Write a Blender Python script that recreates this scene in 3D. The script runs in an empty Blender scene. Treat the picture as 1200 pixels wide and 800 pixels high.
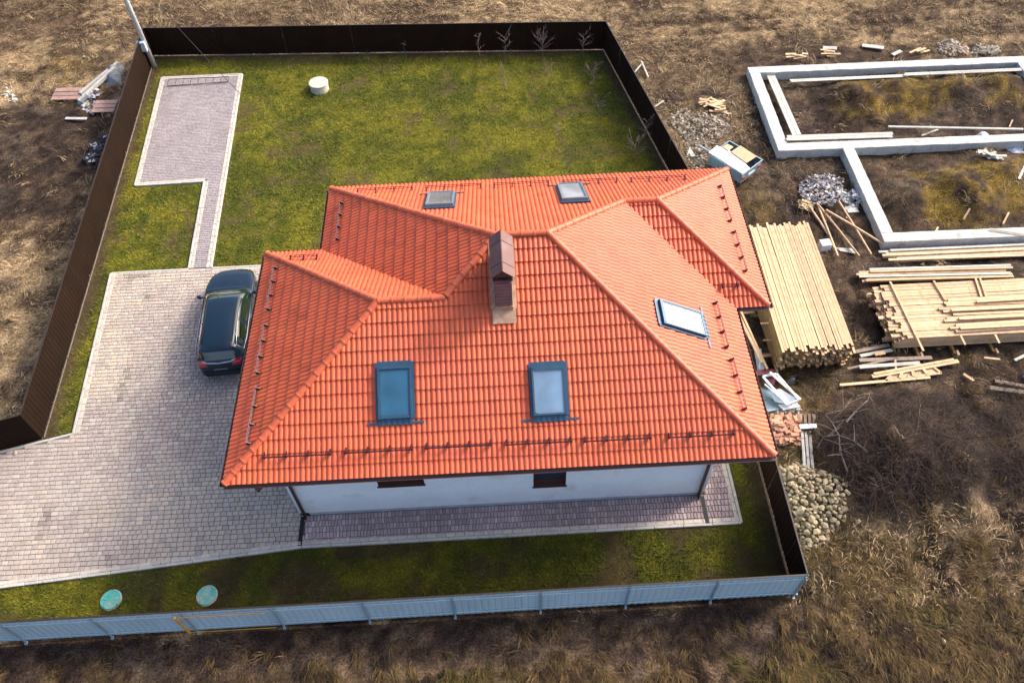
import bpy, math, random
import numpy as np
from mathutils import Vector, Matrix
rnd = random.Random(7)
S = bpy.context.scene
COL = S.collection
R_ = math.radians

# ------------------------------------------------------------------ camera, sky, sun, exposure
F_PX, PITCH, YAW, ROLL = 958.32, 0.65239, -0.01684, -0.03718
CAM = Vector((-0.09118, -3.71641, 24.0))
ROT = Matrix.Rotation(YAW, 3, 'Z') @ Matrix.Rotation(PITCH, 3, 'X') @ Matrix.Rotation(ROLL, 3, 'Z')
cd = bpy.data.cameras.new('camera'); cam = bpy.data.objects.new('camera', cd); COL.objects.link(cam)
cam.matrix_world = Matrix.Translation(CAM) @ ROT.to_4x4()
cd.sensor_width = 36; cd.lens = 36 * F_PX / 1200; cd.clip_end = 2000; cd.clip_start = 0.1
S.camera = cam
SUN = Vector((1.2, 0.62, 1.0)).normalized()
w = bpy.data.worlds.new('World'); S.world = w; w.use_nodes = True
nt = w.node_tree; bg = nt.nodes['Background']
sky = nt.nodes.new('ShaderNodeTexSky'); sky.sky_type = 'NISHITA'; sky.sun_disc = False
sky.sun_elevation = math.asin(SUN.z); sky.sun_rotation = math.atan2(SUN.x, SUN.y)
sky.air_density = .7; sky.dust_density = 5.0; sky.ozone_density = .6
nt.links.new(sky.outputs[0], bg.inputs[0]); bg.inputs[1].default_value = 0.15
ld = bpy.data.lights.new('sun', 'SUN'); ld.energy = 1.25; ld.angle = R_(9); ld.color = (1, .93, .82)
lo = bpy.data.objects.new('sun', ld); COL.objects.link(lo)
lo.rotation_euler = SUN.to_track_quat('Z', 'Y').to_euler(); lo.location = (20, 10, 40)
S.view_settings.view_transform = 'Standard'; S.view_settings.look = 'None'
S.view_settings.exposure = 1.36; S.view_settings.gamma = 1
S.render.engine = 'CYCLES'; S.render.resolution_x = 1024; S.render.resolution_y = 682

# ------------------------------------------------------------------ survey: from a bearing to the place on the ground
def ray(u, v): return ROT @ Vector(((u - 600) / F_PX, -(v - 400) / F_PX, -1.0))
def P(u, v, z=0.0):
    d = ray(u, v); return CAM + d * ((z - CAM.z) / d.z)

# ------------------------------------------------------------------ numpy noise
def vnoise(x, y, seed=0):
    x = np.asarray(x, float); y = np.asarray(y, float)
    xi = np.floor(x).astype(np.int64); yi = np.floor(y).astype(np.int64)
    fx = x - xi; fy = y - yi; fx = fx*fx*(3-2*fx); fy = fy*fy*(3-2*fy)
    def h(a, b):
        n = (a * 374761393 + b * 668265263 + seed * 974634777) & 0xffffffff
        n = ((n ^ (n >> 13)) * 1274126177) & 0xffffffff
        n = n ^ (n >> 16)
        return (n & 0xffff) / 65535.0
    return (h(xi, yi)*(1-fx)+h(xi+1, yi)*fx)*(1-fy)+(h(xi, yi+1)*(1-fx)+h(xi+1, yi+1)*fx)*fy
def fbm(x, y, f=1.0, o=4, seed=0):
    s = 0; a = 1; t = 0
    for i in range(o):
        s = s + a*vnoise(np.asarray(x)*f+13.7*i, np.asarray(y)*f-7.1*i, seed+i); t += a; a *= .5; f *= 2.1
    return s / t
def sst(a, b, x): t = np.clip((x-a)/(b-a), 0, 1); return t*t*(3-2*t)
def inpoly(x, y, poly):
    x = np.asarray(x, float); y = np.asarray(y, float); r = np.zeros(x.shape, bool); n = len(poly)
    for i in range(n):
        x0, y0 = poly[i]; x1, y1 = poly[(i+1) % n]
        if y0 == y1: continue
        c = ((y0 > y) != (y1 > y)) & (x < (x1-x0)*(y-y0)/(y1-y0)+x0); r ^= c
    return r
def pdist(x, y, poly):
    """signed distance, positive inside"""
    x = np.asarray(x, float); y = np.asarray(y, float); d = np.full(x.shape, 1e9); n = len(poly)
    for i in range(n):
        ax, ay = poly[i]; bx, by = poly[(i+1) % n]; dx, dy = bx-ax, by-ay; L = dx*dx+dy*dy+1e-12
        t = np.clip(((x-ax)*dx+(y-ay)*dy)/L, 0, 1)
        d = np.minimum(d, np.hypot(x-ax-t*dx, y-ay-t*dy))
    return np.where(inpoly(x, y, poly), d, -d)
def px(poly): return [tuple(P(u, v).xy) for u, v in poly]

# ------------------------------------------------------------------ materials
def mat(name, c1, c2=None, scale=6.0, rough=.8, bump=0.0, rv=0.0, attr=False, metal=0.0, detail=5, bscale=None, spec=.5,
        stretch=None, c3=None, s3=1.2, t3=(.5, .7), coat=0.0, objco=False, fine=0.0, fscale=60):
    m = bpy.data.materials.new(name); m.use_nodes = True; n = m.node_tree.nodes; l = m.node_tree.links
    b = n['Principled BSDF']; b.inputs['Roughness'].default_value = rough; b.inputs['Metallic'].default_value = metal
    b.inputs['Specular IOR Level'].default_value = spec; b.inputs['Coat Weight'].default_value = coat
    if coat: b.inputs['Coat Roughness'].default_value = .06
    if objco: co = n.new('ShaderNodeTexCoord').outputs['Object']
    else: co = n.new('ShaderNodeNewGeometry').outputs['Position']
    if stretch:
        mp = n.new('ShaderNodeMapping'); mp.inputs['Scale'].default_value = stretch; l.new(co, mp.inputs['Vector']); co = mp.outputs[0]
    c2 = c2 or tuple(x*.8 for x in c1)
    nz = n.new('ShaderNodeTexNoise'); nz.inputs['Scale'].default_value = scale; nz.inputs['Detail'].default_value = detail
    l.new(co, nz.inputs['Vector'])
    rp = n.new('ShaderNodeValToRGB'); l.new(nz.outputs['Fac'], rp.inputs[0])
    rp.color_ramp.elements[0].position = .32; rp.color_ramp.elements[1].position = .68
    rp.color_ramp.elements[0].color = (*c1, 1); rp.color_ramp.elements[1].color = (*c2, 1)
    out = rp.outputs[0]
    def mix(kind, fac, a, bb):
        x = n.new('ShaderNodeMix'); x.data_type = 'RGBA'; x.blend_type = kind
        for sock, val in ((x.inputs[0], fac), (x.inputs[6], a), (x.inputs[7], bb)):
            if hasattr(val, 'links'): l.new(val, sock)
            else: sock.default_value = val
        return x.outputs[2]
    if c3:
        n3 = n.new('ShaderNodeTexNoise'); n3.inputs['Scale'].default_value = s3; n3.inputs['Detail'].default_value = 4; l.new(co, n3.inputs['Vector'])
        r3 = n.new('ShaderNodeMapRange'); r3.inputs[1].default_value = t3[0]; r3.inputs[2].default_value = t3[1]; l.new(n3.outputs['Fac'], r3.inputs[0])
        out = mix('MIX', r3.outputs[0], out, (*c3, 1))
    if attr:
        a = n.new('ShaderNodeAttribute'); a.attribute_name = 'col'; out = mix('MULTIPLY', 1.0, out, a.outputs['Color'])
    if rv:
        oi = n.new('ShaderNodeObjectInfo'); mr = n.new('ShaderNodeMapRange'); l.new(oi.outputs['Random'], mr.inputs[0])
        mr.inputs[3].default_value = 1-rv; mr.inputs[4].default_value = 1+rv
        cc = n.new('ShaderNodeCombineColor')
        for i in range(3): l.new(mr.outputs[0], cc.inputs[i])
        out = mix('MULTIPLY', 1.0, out, cc.outputs[0])
    if fine:
        nf = n.new('ShaderNodeTexNoise'); nf.inputs['Scale'].default_value = fscale; nf.inputs['Detail'].default_value = 3; l.new(co, nf.inputs['Vector'])
        mr = n.new('ShaderNodeMapRange'); l.new(nf.outputs['Fac'], mr.inputs[0]); mr.inputs[1].default_value = .3; mr.inputs[2].default_value = .7
        mr.inputs[3].default_value = 1-fine; mr.inputs[4].default_value = 1+fine
        cc = n.new('ShaderNodeCombineColor')
        for i in range(3): l.new(mr.outputs[0], cc.inputs[i])
        out = mix('MULTIPLY', 1.0, out, cc.outputs[0])
    l.new(out, b.inputs['Base Color'])
    if bump:
        nb = n.new('ShaderNodeTexNoise'); nb.inputs['Scale'].default_value = bscale or scale*4; nb.inputs['Detail'].default_value = 6; l.new(co, nb.inputs['Vector'])
        bu = n.new('ShaderNodeBump'); bu.inputs['Strength'].default_value = bump; bu.inputs['Distance'].default_value = .03
        l.new(nb.outputs['Fac'], bu.inputs['Height']); l.new(bu.outputs[0], b.inputs['Normal'])
    return m
W1 = (1, 1, 1)
M = dict(
 ground=mat('soil', W1, (.62, .6, .58), 3.0, .95, .9, attr=True, detail=8, bscale=14, spec=.1, fine=.6, fscale=16),
 blade=mat('dry_grass', W1, (.8, .78, .75), 4, .8, attr=True, spec=.15),
 lawnsoil=mat('lawn_soil', W1, (.7, .68, .6), 6, .95, .6, attr=True, detail=8, bscale=20, spec=.1, fine=.35, fscale=30),
 tile=mat('clay_tile', (.57, .108, .036), (.50, .086, .029), 1.3, .5, .12, rv=.0, attr=True, bscale=30, spec=.45, c3=(.53, .098, .040), s3=.35, t3=(.45, .7), fine=.08, fscale=18),
 ridge=mat('ridge_tile', (.58, .120, .048), (.50, .095, .038), 3, .5, .12, rv=.10, bscale=30, fine=.1, fscale=14),
 deck=mat('roof_underlay', (.22, .06, .03), None, 4, .8),
 fascia=mat('brown_fascia', (.075, .035, .03), (.055, .028, .025), 5, .45, .05),
 gutter=mat('brown_gutter', (.10, .052, .048), (.07, .04, .038), 8, .35, metal=.2),
 soffit=mat('soffit', (.12, .06, .04), None, 5, .6),
 wall=mat('white_render', (.86, .90, .90), (.80, .85, .85), 1.2, .9, .15, bscale=40, c3=(.60, .58, .52), s3=.9, t3=(.58, .85), fine=.04, fscale=12),
 plinth=mat('plinth', (.34, .42, .46), (.50, .56, .58), 3.0, .9, .3, bscale=20),
 paver=mat('paver', W1, (.86, .85, .84), 9, .9, .25, attr=True, bscale=50, spec=.25, fine=.12, fscale=40),
 joint=mat('joint_sand', (.22, .185, .155), (.15, .125, .105), 8, .95, .3, spec=.1),
 kerb=mat('kerb', (.48, .46, .42), (.38, .37, .34), 4, .9, .25, rv=.08, bscale=30, fine=.12, fscale=25),
 edge=mat('edge_block', (.50, .45, .37), (.40, .37, .32), 5, .9, .2, rv=.1, bscale=30, fine=.12, fscale=25),
 drain=mat('drain_steel', (.02, .02, .028), None, 8, .5, metal=.3),
 sheet_in=mat('brown_sheet', (.019, .010, .006), (.014, .008, .005), 1.5, .85, .05, rv=.06, spec=.08),
 sheet_out=mat('grey_sheet', (.44, .58, .63), (.39, .53, .58), 1.2, .45, .05, rv=.05),
 post_in=mat('brown_post', (.03, .018, .014), None, 3, .5),
 post_out=mat('grey_post', (.24, .33, .38), None, 3, .5),
 rail=mat('pale_rail', (.42, .50, .54), None, 5, .5),
 rust=mat('primer_frame', (.62, .33, .05), (.48, .20, .05), 8, .7, .2),
 slate=mat('slate_bands', (.20, .12, .13), (.13, .08, .09), 3, .45, .4, bscale=12, stretch=(1, 1, 5), fine=.2, fscale=12),
 capmet=mat('cap_metal', (.13, .055, .050), (.10, .042, .040), 4, .4, .05, metal=.1, c3=(.16, .09, .09), s3=2),
 flash=mat('lead_flashing', (.36, .20, .12), (.48, .33, .22), 6, .5, .2, metal=.2),
 blueframe=mat('blue_grey_frame', (.045, .105, .165), (.035, .085, .14), 6, .4, metal=.3),
 greyframe=mat('grey_frame', (.22, .28, .32), None, 6, .4, metal=.3),
 guard=mat('guard_steel', (.05, .025, .04), None, 5, .4, metal=.3),
 wframe=mat('brown_window', (.10, .045, .035), None, 6, .4),
 concrete=mat('concrete', (.50, .50, .465), (.40, .41, .40), 2.5, .9, .45, bscale=24, c3=(.30, .29, .26), s3=2.2, t3=(.56, .74), fine=.2, fscale=20),
 oldboard=mat('pale_board', (.50, .48, .43), (.38, .37, .33), 2, .85, .2, rv=.1, stretch=(.6, .6, 2), fine=.12, fscale=14),
 plank=mat('fresh_lumber', (.62, .42, .25), (.50, .325, .175), 2.5, .75, .15, rv=.2, stretch=(1.2, 1.2, 1.2), c3=(.42, .25, .12), s3=5, t3=(.60, .72), objco=True, fine=.1, fscale=10),
 plankend=mat('lumber_side', (.27, .155, .05), (.15, .08, .028), 5, .8, .2, rv=.2, objco=True, fine=.2, fscale=20),
 weather=mat('weathered_wood', (.30, .23, .18), (.20, .15, .12), 5, .9, .3, rv=.25, objco=True, fine=.2, fscale=20),
 pinkwood=mat('pink_wood', (.36, .22, .18), (.27, .17, .14), 5, .9, .3, rv=.12, objco=True),
 stone=mat('fieldstone', (.40, .31, .18), (.26, .21, .14), 4.5, .9, .35, rv=.38, bscale=12, fine=.18, fscale=14),
 rubble=mat('rubble', W1, (.75, .72, .7), 6, .95, .4, attr=True),
 brick=mat('brick', (.48, .20, .12), (.58, .34, .22), 7, .9, .3, rv=.25, bscale=30, objco=True),
 white=mat('white_plastic', (.78, .80, .82), (.70, .73, .76), 3, .4, .05, rv=.05),
 whitesheet=mat('white_sheet', (.80, .81, .82), (.74, .75, .77), 2, .6, .1),
 ply=mat('plywood', (.55, .37, .22), (.48, .31, .17), 3, .7, .1),
 trailer=mat('trailer_steel', (.26, .34, .39), (.20, .27, .32), 3, .45, .05, metal=.4),
 black=mat('black_rubber', (.012, .012, .013), None, 5, .8),
 darkblue=mat('blue_bags', (.05, .07, .12), (.10, .11, .14), 6, .5, .3),
 bluefilm=mat('blue_film', (.45, .50, .60), (.30, .36, .48), 12, .45, .5, bscale=30),
 tarp=mat('tarp', (.07, .085, .10), (.14, .16, .18), 4, .45, .6, bscale=9),
 red=mat('red_lens', (.45, .01, .012), None, 5, .15, spec=.8),
 redsheet=mat('maroon_sheet', (.16, .02, .03), None, 5, .5),
 carpaint=mat('car_paint', (.001, .016, .034), (.001, .013, .028), 2, .3, metal=.1, coat=.55, spec=.3),
 chrome=mat('chrome', (.6, .6, .62), None, 5, .12, metal=1),
 pole=mat('pole_concrete', (.48, .49, .47), (.38, .40, .40), 3, .85, .2, fine=.1, fscale=14),
 cabinet=mat('cabinet', (.50, .62, .72), None, 5, .5),
 wellring=mat('well_ring', (.50, .48, .40), (.42, .40, .34), 5, .9, .3, bscale=25, fine=.12, fscale=20),
 lid=mat('turquoise_lid', (.05, .36, .31), (.12, .42, .36), 5, .75, .1, c3=(.30, .40, .34), s3=3.0, t3=(.48, .62), fine=.15, fscale=20),
 bark=mat('sapling_bark', (.17, .125, .115), (.12, .09, .08), 8, .8),
 branch=mat('bare_branch', (.24, .19, .17), (.16, .12, .12), 8, .9),
 iron=mat('rusty_iron', (.12, .07, .07), (.08, .05, .05), 8, .7),
 cable=mat('cable', (.03, .03, .03), None, 5, .6),
)
def glass(name, col, rough, spec=.8, metal=0.0):
    return mat(name, tuple(c*1.15 for c in col), tuple(c*.7 for c in col), 1.1, rough, spec=spec, coat=.8, metal=metal)  # two noise tones put an uneven sky reflection into the base colour
M['glass_sky'] = glass('skylight_glass', (.028, .125, .21), .06)
M['glass_pale'] = glass('pale_glass', (.38, .43, .48), .15)  # pale, grey and blue panes toned by base colour alone, nothing modelled behind
M['glass_grey'] = glass('grey_glass', (.20, .22, .22), .15)
M['glass_blue'] = glass('blue_glass', (.17, .27, .38), .1)
M['glass_dark'] = glass('window_glass', (.03, .045, .065), .05)
M['glass_rear'] = glass('rear_glass', (.004, .022, .036), .08)
M['glass_car'] = glass('car_glass', (.012, .030, .020), .03)  # greenish reflection put into the base colour of the car glass

# ------------------------------------------------------------------ object helpers
WL = {}
def link(o, parent=None, loc=None):
    COL.objects.link(o)
    if parent is not None: o.parent = parent
    return o
def tag(o, label=None, cat=None, group=None, kind=None):
    if label: o['label'] = label
    if cat: o['category'] = cat
    if group: o['group'] = group
    if kind: o['kind'] = kind
    return o
def thing(name, label, cat, loc=(0, 0, 0), rz=0.0, group=None):
    o = bpy.data.objects.new(name, None); o.empty_display_size = .2; link(o)
    o.location = loc; o.rotation_euler = (0, 0, rz); WL[o.name] = Vector(loc)
    return tag(o, label, cat, group)
class MB:
    def __init__(s): s.v = []; s.f = []; s.m = []; s.c = []; s.cc = None
    def add(s, vs, fs, mi=0):
        b = len(s.v); s.v.extend([tuple(v) for v in vs]); s.f.extend([tuple(i+b for i in f) for f in fs]); s.m.extend([mi]*len(fs))
        if s.cc is not None: s.c.extend([s.cc]*len(vs))
        return s
    def box(s, c, size, rot=None, mi=0, taper=1.0):
        x, y, z = [a/2 for a in size]
        vs = [Vector((sx*x*(taper if sz > 0 else 1), sy*y*(taper if sz > 0 else 1), sz*z)) for sz in (-1, 1) for sy in (-1, 1) for sx in (-1, 1)]
        if rot is not None: vs = [rot @ v for v in vs]
        c = Vector(c); vs = [v+c for v in vs]
        return s.add(vs, [(0, 2, 3, 1), (4, 5, 7, 6), (0, 1, 5, 4), (2, 6, 7, 3), (0, 4, 6, 2), (1, 3, 7, 5)], mi)
    def bbox(s, c, size, bv=.01, rot=None, mi=0):
        """box with a bevelled top rim (open bottom)"""
        x, y, z = [a/2 for a in size]; vs = []
        for (ix, zz) in ((0, -z), (0, z-bv), (bv, z)):
            for sx, sy in ((-1, -1), (1, -1), (1, 1), (-1, 1)): vs.append(Vector((sx*(x-ix), sy*(y-ix), zz)))
        fs = [(a+o, (a+1) % 4+o, (a+1) % 4+4+o, a+4+o) for o in (0, 4) for a in range(4)]+[(8, 9, 10, 11)]
        if rot is not None: vs = [rot @ v for v in vs]
        c = Vector(c); return s.add([v+c for v in vs], fs, mi)
    def beam(s, a, b, wd, ht, up=(0, 0, 1), mi=0):
        a = Vector(a); b = Vector(b); d = (b-a); L = d.length; d.normalize(); up = Vector(up)
        side = d.cross(up)
        if side.length < 1e-4: side = d.cross(Vector((0, 1, 0)))
        side.normalize(); u2 = side.cross(d)
        rot = Matrix((d, side, u2)).transposed()
        return s.box((a+b)/2, (L, wd, ht), rot, mi)
    def tube(s, pts, r, n=8, mi=0, cap=True):
        pts = [Vector(p) for p in pts]; rs = r if isinstance(r, (list, tuple)) else [r]*len(pts); vs = []; fs = []
        for i, p in enumerate(pts):
            d = (pts[min(i+1, len(pts)-1)]-pts[max(i-1, 0)]).normalized()
            a = d.cross(Vector((0, 0, 1)))
            if a.length < .05: a = d.cross(Vector((0, 1, 0)))
            a.normalize(); b = d.cross(a)
            for k in range(n):
                t = 2*math.pi*k/n; vs.append(p+(a*math.cos(t)+b*math.sin(t))*rs[i])
        for i in range(len(pts)-1):
            for k in range(n): fs.append((i*n+k, i*n+(k+1) % n, (i+1)*n+(k+1) % n, (i+1)*n+k))
        if cap: fs.append(tuple(range(n))[::-1]); fs.append(tuple((len(pts)-1)*n+k for k in range(n)))
        return s.add(vs, fs, mi)
    def lathe(s, prof, c=(0, 0, 0), n=24, mi=0):
        vs = [(c[0]+r*math.cos(2*math.pi*k/n), c[1]+r*math.sin(2*math.pi*k/n), c[2]+z) for r, z in prof for k in range(n)]
        fs = [(i*n+k, i*n+(k+1) % n, (i+1)*n+(k+1) % n, (i+1)*n+k) for i in range(len(prof)-1) for k in range(n)]
        fs.append(tuple((len(prof)-1)*n+k for k in range(n))); return s.add(vs, fs, mi)
    def mesh(s, name, mats, smooth=False, off=None):
        me = bpy.data.meshes.new(name)
        vs = s.v if off is None else [(v[0]-off[0], v[1]-off[1], v[2]-off[2]) for v in s.v]
        me.from_pydata(vs, [], s.f)
        for m in mats: me.materials.append(M[m])
        if len(mats) > 1: me.polygons.foreach_set('material_index', s.m)
        if smooth: me.polygons.foreach_set('use_smooth', [True]*len(s.f))
        if s.c:
            at = me.color_attributes.new('col', 'FLOAT_COLOR', 'POINT')
            at.data.foreach_set('color', np.array([(*c[:3], 1.0) for c in s.c], np.float32).ravel())
        me.update(); return me
    def build(s, name, mats, parent=None, smooth=False, local=False, auto=False):
        if isinstance(mats, str): mats = [mats]
        off = None
        if parent is not None and not local: off = WL[parent.name]
        top = parent is None
        me = s.mesh(name, mats, smooth, off)
        o = bpy.data.objects.new(name, me); link(o, parent); WL[o.name] = WL[parent.name] if not top else Vector((0, 0, 0))
        return o
def inst(me, name, parent, loc, rot=None, scale=None):
    """an object on shared mesh data; loc in world (parent unrotated)"""
    o = bpy.data.objects.new(name, me); link(o, parent)
    o.location = Vector(loc) - (WL[parent.name] if parent is not None else Vector((0, 0, 0)))
    if rot is not None: o.rotation_euler = rot
    if scale is not None: o.scale = scale
    return o
def fastmesh(name, verts, polys_n, idx, m, cols=None, smooth=False):
    """verts (n,3); polys all with polys_n corners; idx (k,polys_n)"""
    me = bpy.data.meshes.new(name); nv = len(verts); k = len(idx)
    me.vertices.add(nv); me.vertices.foreach_set('co', np.ascontiguousarray(verts, np.float32).ravel())
    me.loops.add(k*polys_n); me.loops.foreach_set('vertex_index', np.ascontiguousarray(idx, np.int32).ravel())
    me.polygons.add(k); me.polygons.foreach_set('loop_start', np.arange(0, k*polys_n, polys_n, dtype=np.int32))
    me.polygons.foreach_set('loop_total', np.full(k, polys_n, np.int32))
    if smooth: me.polygons.foreach_set('use_smooth', np.ones(k, bool))
    me.materials.append(M[m]); me.update(calc_edges=True)
    if cols is not None:
        at = me.color_attributes.new('col', 'FLOAT_COLOR', 'POINT')
        c4 = np.ones((nv, 4), np.float32); c4[:, :3] = cols; at.data.foreach_set('color', c4.ravel())
    return me

# ------------------------------------------------------------------ terrain
FBL, FBR, FFR, FLC = (-17.22, 34.14), (5.71, 32.82), (8.13, 4.65), (-16.09, 11.43)
KNK = (8.06, 20.5)   # the right fence bends here, beside the house
PLOT = [(-60, 4.55), FFR, KNK, FBR, FBL, FLC, (-60, 9.4)]
TAN, BRN, DRK, MOSS, GREY = [np.array(c) for c in ((.29, .205, .115), (.082, .054, .034), (.028, .019, .016), (.135, .088, .013), (.22, .19, .16))]
Z_dark = [
 (px([(955, 470), (1010, 455), (1110, 450), (1160, 470), (1230, 470), (1235, 600), (1110, 612), (1010, 600), (965, 575)]), 1.0),
 (px([(-60, 128), (60, 122), (128, 118), (125, 190), (100, 240), (60, 262), (-60, 255)]), .9),
 (px([(800, 215), (880, 150), (870, 95), (900, 70), (1250, 70), (1280, 480), (1240, 600), (1120, 615), (1000, 600), (960, 520), (905, 470), (860, 420), (850, 250)]), .88),
 (px([(1010, 20), (1210, 10), (1210, 35), (1000, 45)]), .35),
 ([(-60, 4.7), (8.3, 4.7), (8.9, 4.2), (8.2, 3.3), (2, 2.9), (-6, 2.95), (-60, 2.9)], .95),  # bare soil band; the front fence's shadow is also put into its dark colour
 (px([(830, 60), (960, 50), (1200, 48), (1200, 75), (870, 95)]), .6),
]
Z_brown = [(px([(740, 60), (880, 50), (900, 180), (820, 240), (760, 150)]), .75), (px([(180, 0), (420, -5), (430, 26), (185, 30)]), .55),
           (px([(-40, 0), (90, 0), (100, 60), (-40, 60)]), .35), (px([(-60, 765), (380, 765), (960, 640), (1210, 590), (1230, 860), (-60, 860)]), .8)]
Z_moss = [(px([(985, 95), (1130, 88), (1210, 95), (1205, 125), (1090, 128), (1010, 148), (985, 130)]), .8),
          (px([(1075, 205), (1120, 190), (1205, 185), (1210, 250), (1110, 265), (1060, 250)]), .85),
          (px([(880, 430), (930, 425), (945, 470), (930, 490), (905, 470)]), .6), (px([(60, 70), (110, 68), (120, 90), (70, 100)]), .5),
          (px([(860, 205), (905, 215), (915, 250), (880, 255)]), .4), (px([(985, 640), (1060, 620), (1120, 660), (1000, 700)]), .35),
          (px([(60, 778), (140, 770), (140, 810), (60, 815)]), .4)]
MOUNDS = [(1000, 122, 1.3, .85), (1055, 112, 1.2, .5), (1120, 112, 1.3, .65), (1175, 108, 1.1, .55), (1060, 235, 1.1, .6), (1115, 222, 1.3, .62), (1165, 205, 1.2, .5),
          (1150, 245, 1.0, .4), (1075, 550, 2.2, 1.05), (1020, 520, 1.5, .4), (1125, 580, 1.3, .5), (1020, 590, 1.3, .4), (1200, 545, 1.3, .7), (880, 405, .1, .0)]
MOUNDS = [(*P(u, v).xy, r, h) for u, v, r, h in MOUNDS]
DITCH = [tuple(P(u, v).xy) for u, v in ((1130, 470), (1158, 520), (1150, 590))]
RUTS = [(tuple(P(*a).xy), tuple(P(*b).xy)) for a, b in (((862, 130), (905, 205)), ((905, 205), (935, 262)), ((880, 120), (925, 200)), ((925, 200), (950, 240)), ((1000, 330), (1020, 400)), ((1018, 325), (1040, 390)), ((720, 45), (1150, 20)), ((740, 30), (1150, 8)))]
SPOTS = [(*P(u, v).xy, r) for u, v, r in ((15, 295, .45), (5, 337, .5), (32, 432, .35), (784, 118, .7), (832, 112, .8), (862, 210, .6))]
FND = (12.3, 18.2, 25.8, 30.1)
def hgt(x, y):
    x = np.asarray(x, float); y = np.asarray(y, float)
    h = .16*(fbm(x, y, .3, 3, 5)-.5)+.12*(fbm(x, y, 1.3, 3, 9)-.5)+.10*(fbm(x, y, 3.2, 3, 11)-.5)
    wx = x+.8*(fbm(x, y, .8, 3, 31)-.5); wy = y+.8*(fbm(x, y, .8, 3, 37)-.5)
    for mx, my, r, a in MOUNDS:
        d2 = ((wx-mx)**2+(wy-my)**2)/(r*r); h = h+a*np.exp(-d2*1.1)*(.75+.5*fbm(x, y, 1.8, 3, 3))
    dd = np.full(x.shape, 9.)
    for (ax, ay), (bx, by) in zip(DITCH[:-1], DITCH[1:]):
        t = np.clip(((x-ax)*(bx-ax)+(y-ay)*(by-ay))/((bx-ax)**2+(by-ay)**2), 0, 1); dd = np.minimum(dd, np.hypot(x-ax-t*(bx-ax), y-ay-t*(by-ay)))
    h = h-.35*np.exp(-(dd/.5)**2)
    for (ax, ay), (bx, by) in RUTS:
        t = np.clip(((x-ax)*(bx-ax)+(y-ay)*(by-ay))/((bx-ax)**2+(by-ay)**2), 0, 1); h = h-.09*np.exp(-(np.hypot(x-ax-t*(bx-ax), y-ay-t*(by-ay))/.16)**2)
    d = pdist(x, y, PLOT); k = sst(-.5, .0, d)
    return h*(1-k)-.16*k
GZ = {}
def gz(x, y):
    if 'z' not in GZ:
        GZ['x'] = np.arange(-40, 40.01, .12); GZ['y'] = np.arange(-6, 50.01, .12); a, b = np.meshgrid(GZ['x'], GZ['y']); GZ['z'] = hgt(a, b)
    i = min(max((x+40)/.12, 0), len(GZ['x'])-2); j = min(max((y+6)/.12, 0), len(GZ['y'])-2); i0, j0 = int(i), int(j); u, v = i-i0, j-j0; z = GZ['z']
    return float((z[j0, i0]*(1-u)+z[j0, i0+1]*u)*(1-v)+(z[j0+1, i0]*(1-u)+z[j0+1, i0+1]*u)*v)
def zone(polys, x, y, soft=.8, seed=50):
    r = np.zeros(np.shape(x)); n = fbm(x, y, .9, 4, seed)-.5
    for p, a in polys: r = np.maximum(r, a*sst(-soft, soft, pdist(x, y, p)+2.0*n))
    return r
def gcol(x, y):
    x = np.asarray(x, float); y = np.asarray(y, float)
    n1 = fbm(x*.45, y, .55, 5, 21); n2 = fbm(x, y, 2.2, 4, 22); n3 = fbm(x*.5, y*1.3, 1.1, 4, 25)
    t = sst(.44, .60, n1*.42+n3*.28+n2*.30)[..., None]
    c = TAN*t+BRN*(1-t)
    zb = zone(Z_brown, x, y, 1.0, 61)[..., None]; c = c*(1-zb)+(BRN*.85+TAN*.15)*zb
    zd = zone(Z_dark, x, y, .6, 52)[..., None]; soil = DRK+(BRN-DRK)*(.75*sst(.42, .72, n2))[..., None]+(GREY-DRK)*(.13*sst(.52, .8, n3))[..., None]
    c = c*(1-zd)+soil*zd  # soil tone also carries the painted shadow band along the front fence
    zm = zone(Z_moss, x, y, .5, 53)*sst(.34, .62, n2*.6+.4*fbm(x, y, .8, 3, 77)); zm = zm[..., None]; c = c*(1-zm)+MOSS*zm
    for sx, sy, r in SPOTS:
        k = np.exp(-(((x-sx)**2+(y-sy)**2)/(r*r))**1.5*.9)[..., None]*.75; c = c*(1-k)+np.array((.05, .036, .034))*k
    return c*(.42+1.15*fbm(x, y, 5.0, 4, 29)**1.3*1.35)[..., None]
def axis(a, b, st, far, n):
    core = np.arange(a, b+1e-6, st); g = st*1.1**np.arange(1, n+1); g = np.cumsum(g); g = g*(far/g[-1]) if g[-1] < far else g
    return np.concatenate([(a-g)[::-1], core, b+g])
xs = axis(-31, 32, .16, 260, 56); ys = axis(-1, 44, .16, 260, 56)
X, Y = np.meshgrid(xs, ys); Zg = hgt(X, Y); Zg = np.where(np.abs(X) > 60, 0, Zg)
nx, ny = len(xs), len(ys); ii = (np.arange(ny-1)[:, None]*nx+np.arange(nx-1)[None, :]).ravel()
idx = np.stack([ii, ii+1, ii+nx+1, ii+nx], 1)
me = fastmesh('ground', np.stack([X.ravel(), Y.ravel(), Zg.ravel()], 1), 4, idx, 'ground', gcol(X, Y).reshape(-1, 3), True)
g = bpy.data.objects.new('ground', me); link(g); tag(g, 'dry grass field and bare dark soil around the fenced plot', kind='structure')

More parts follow.
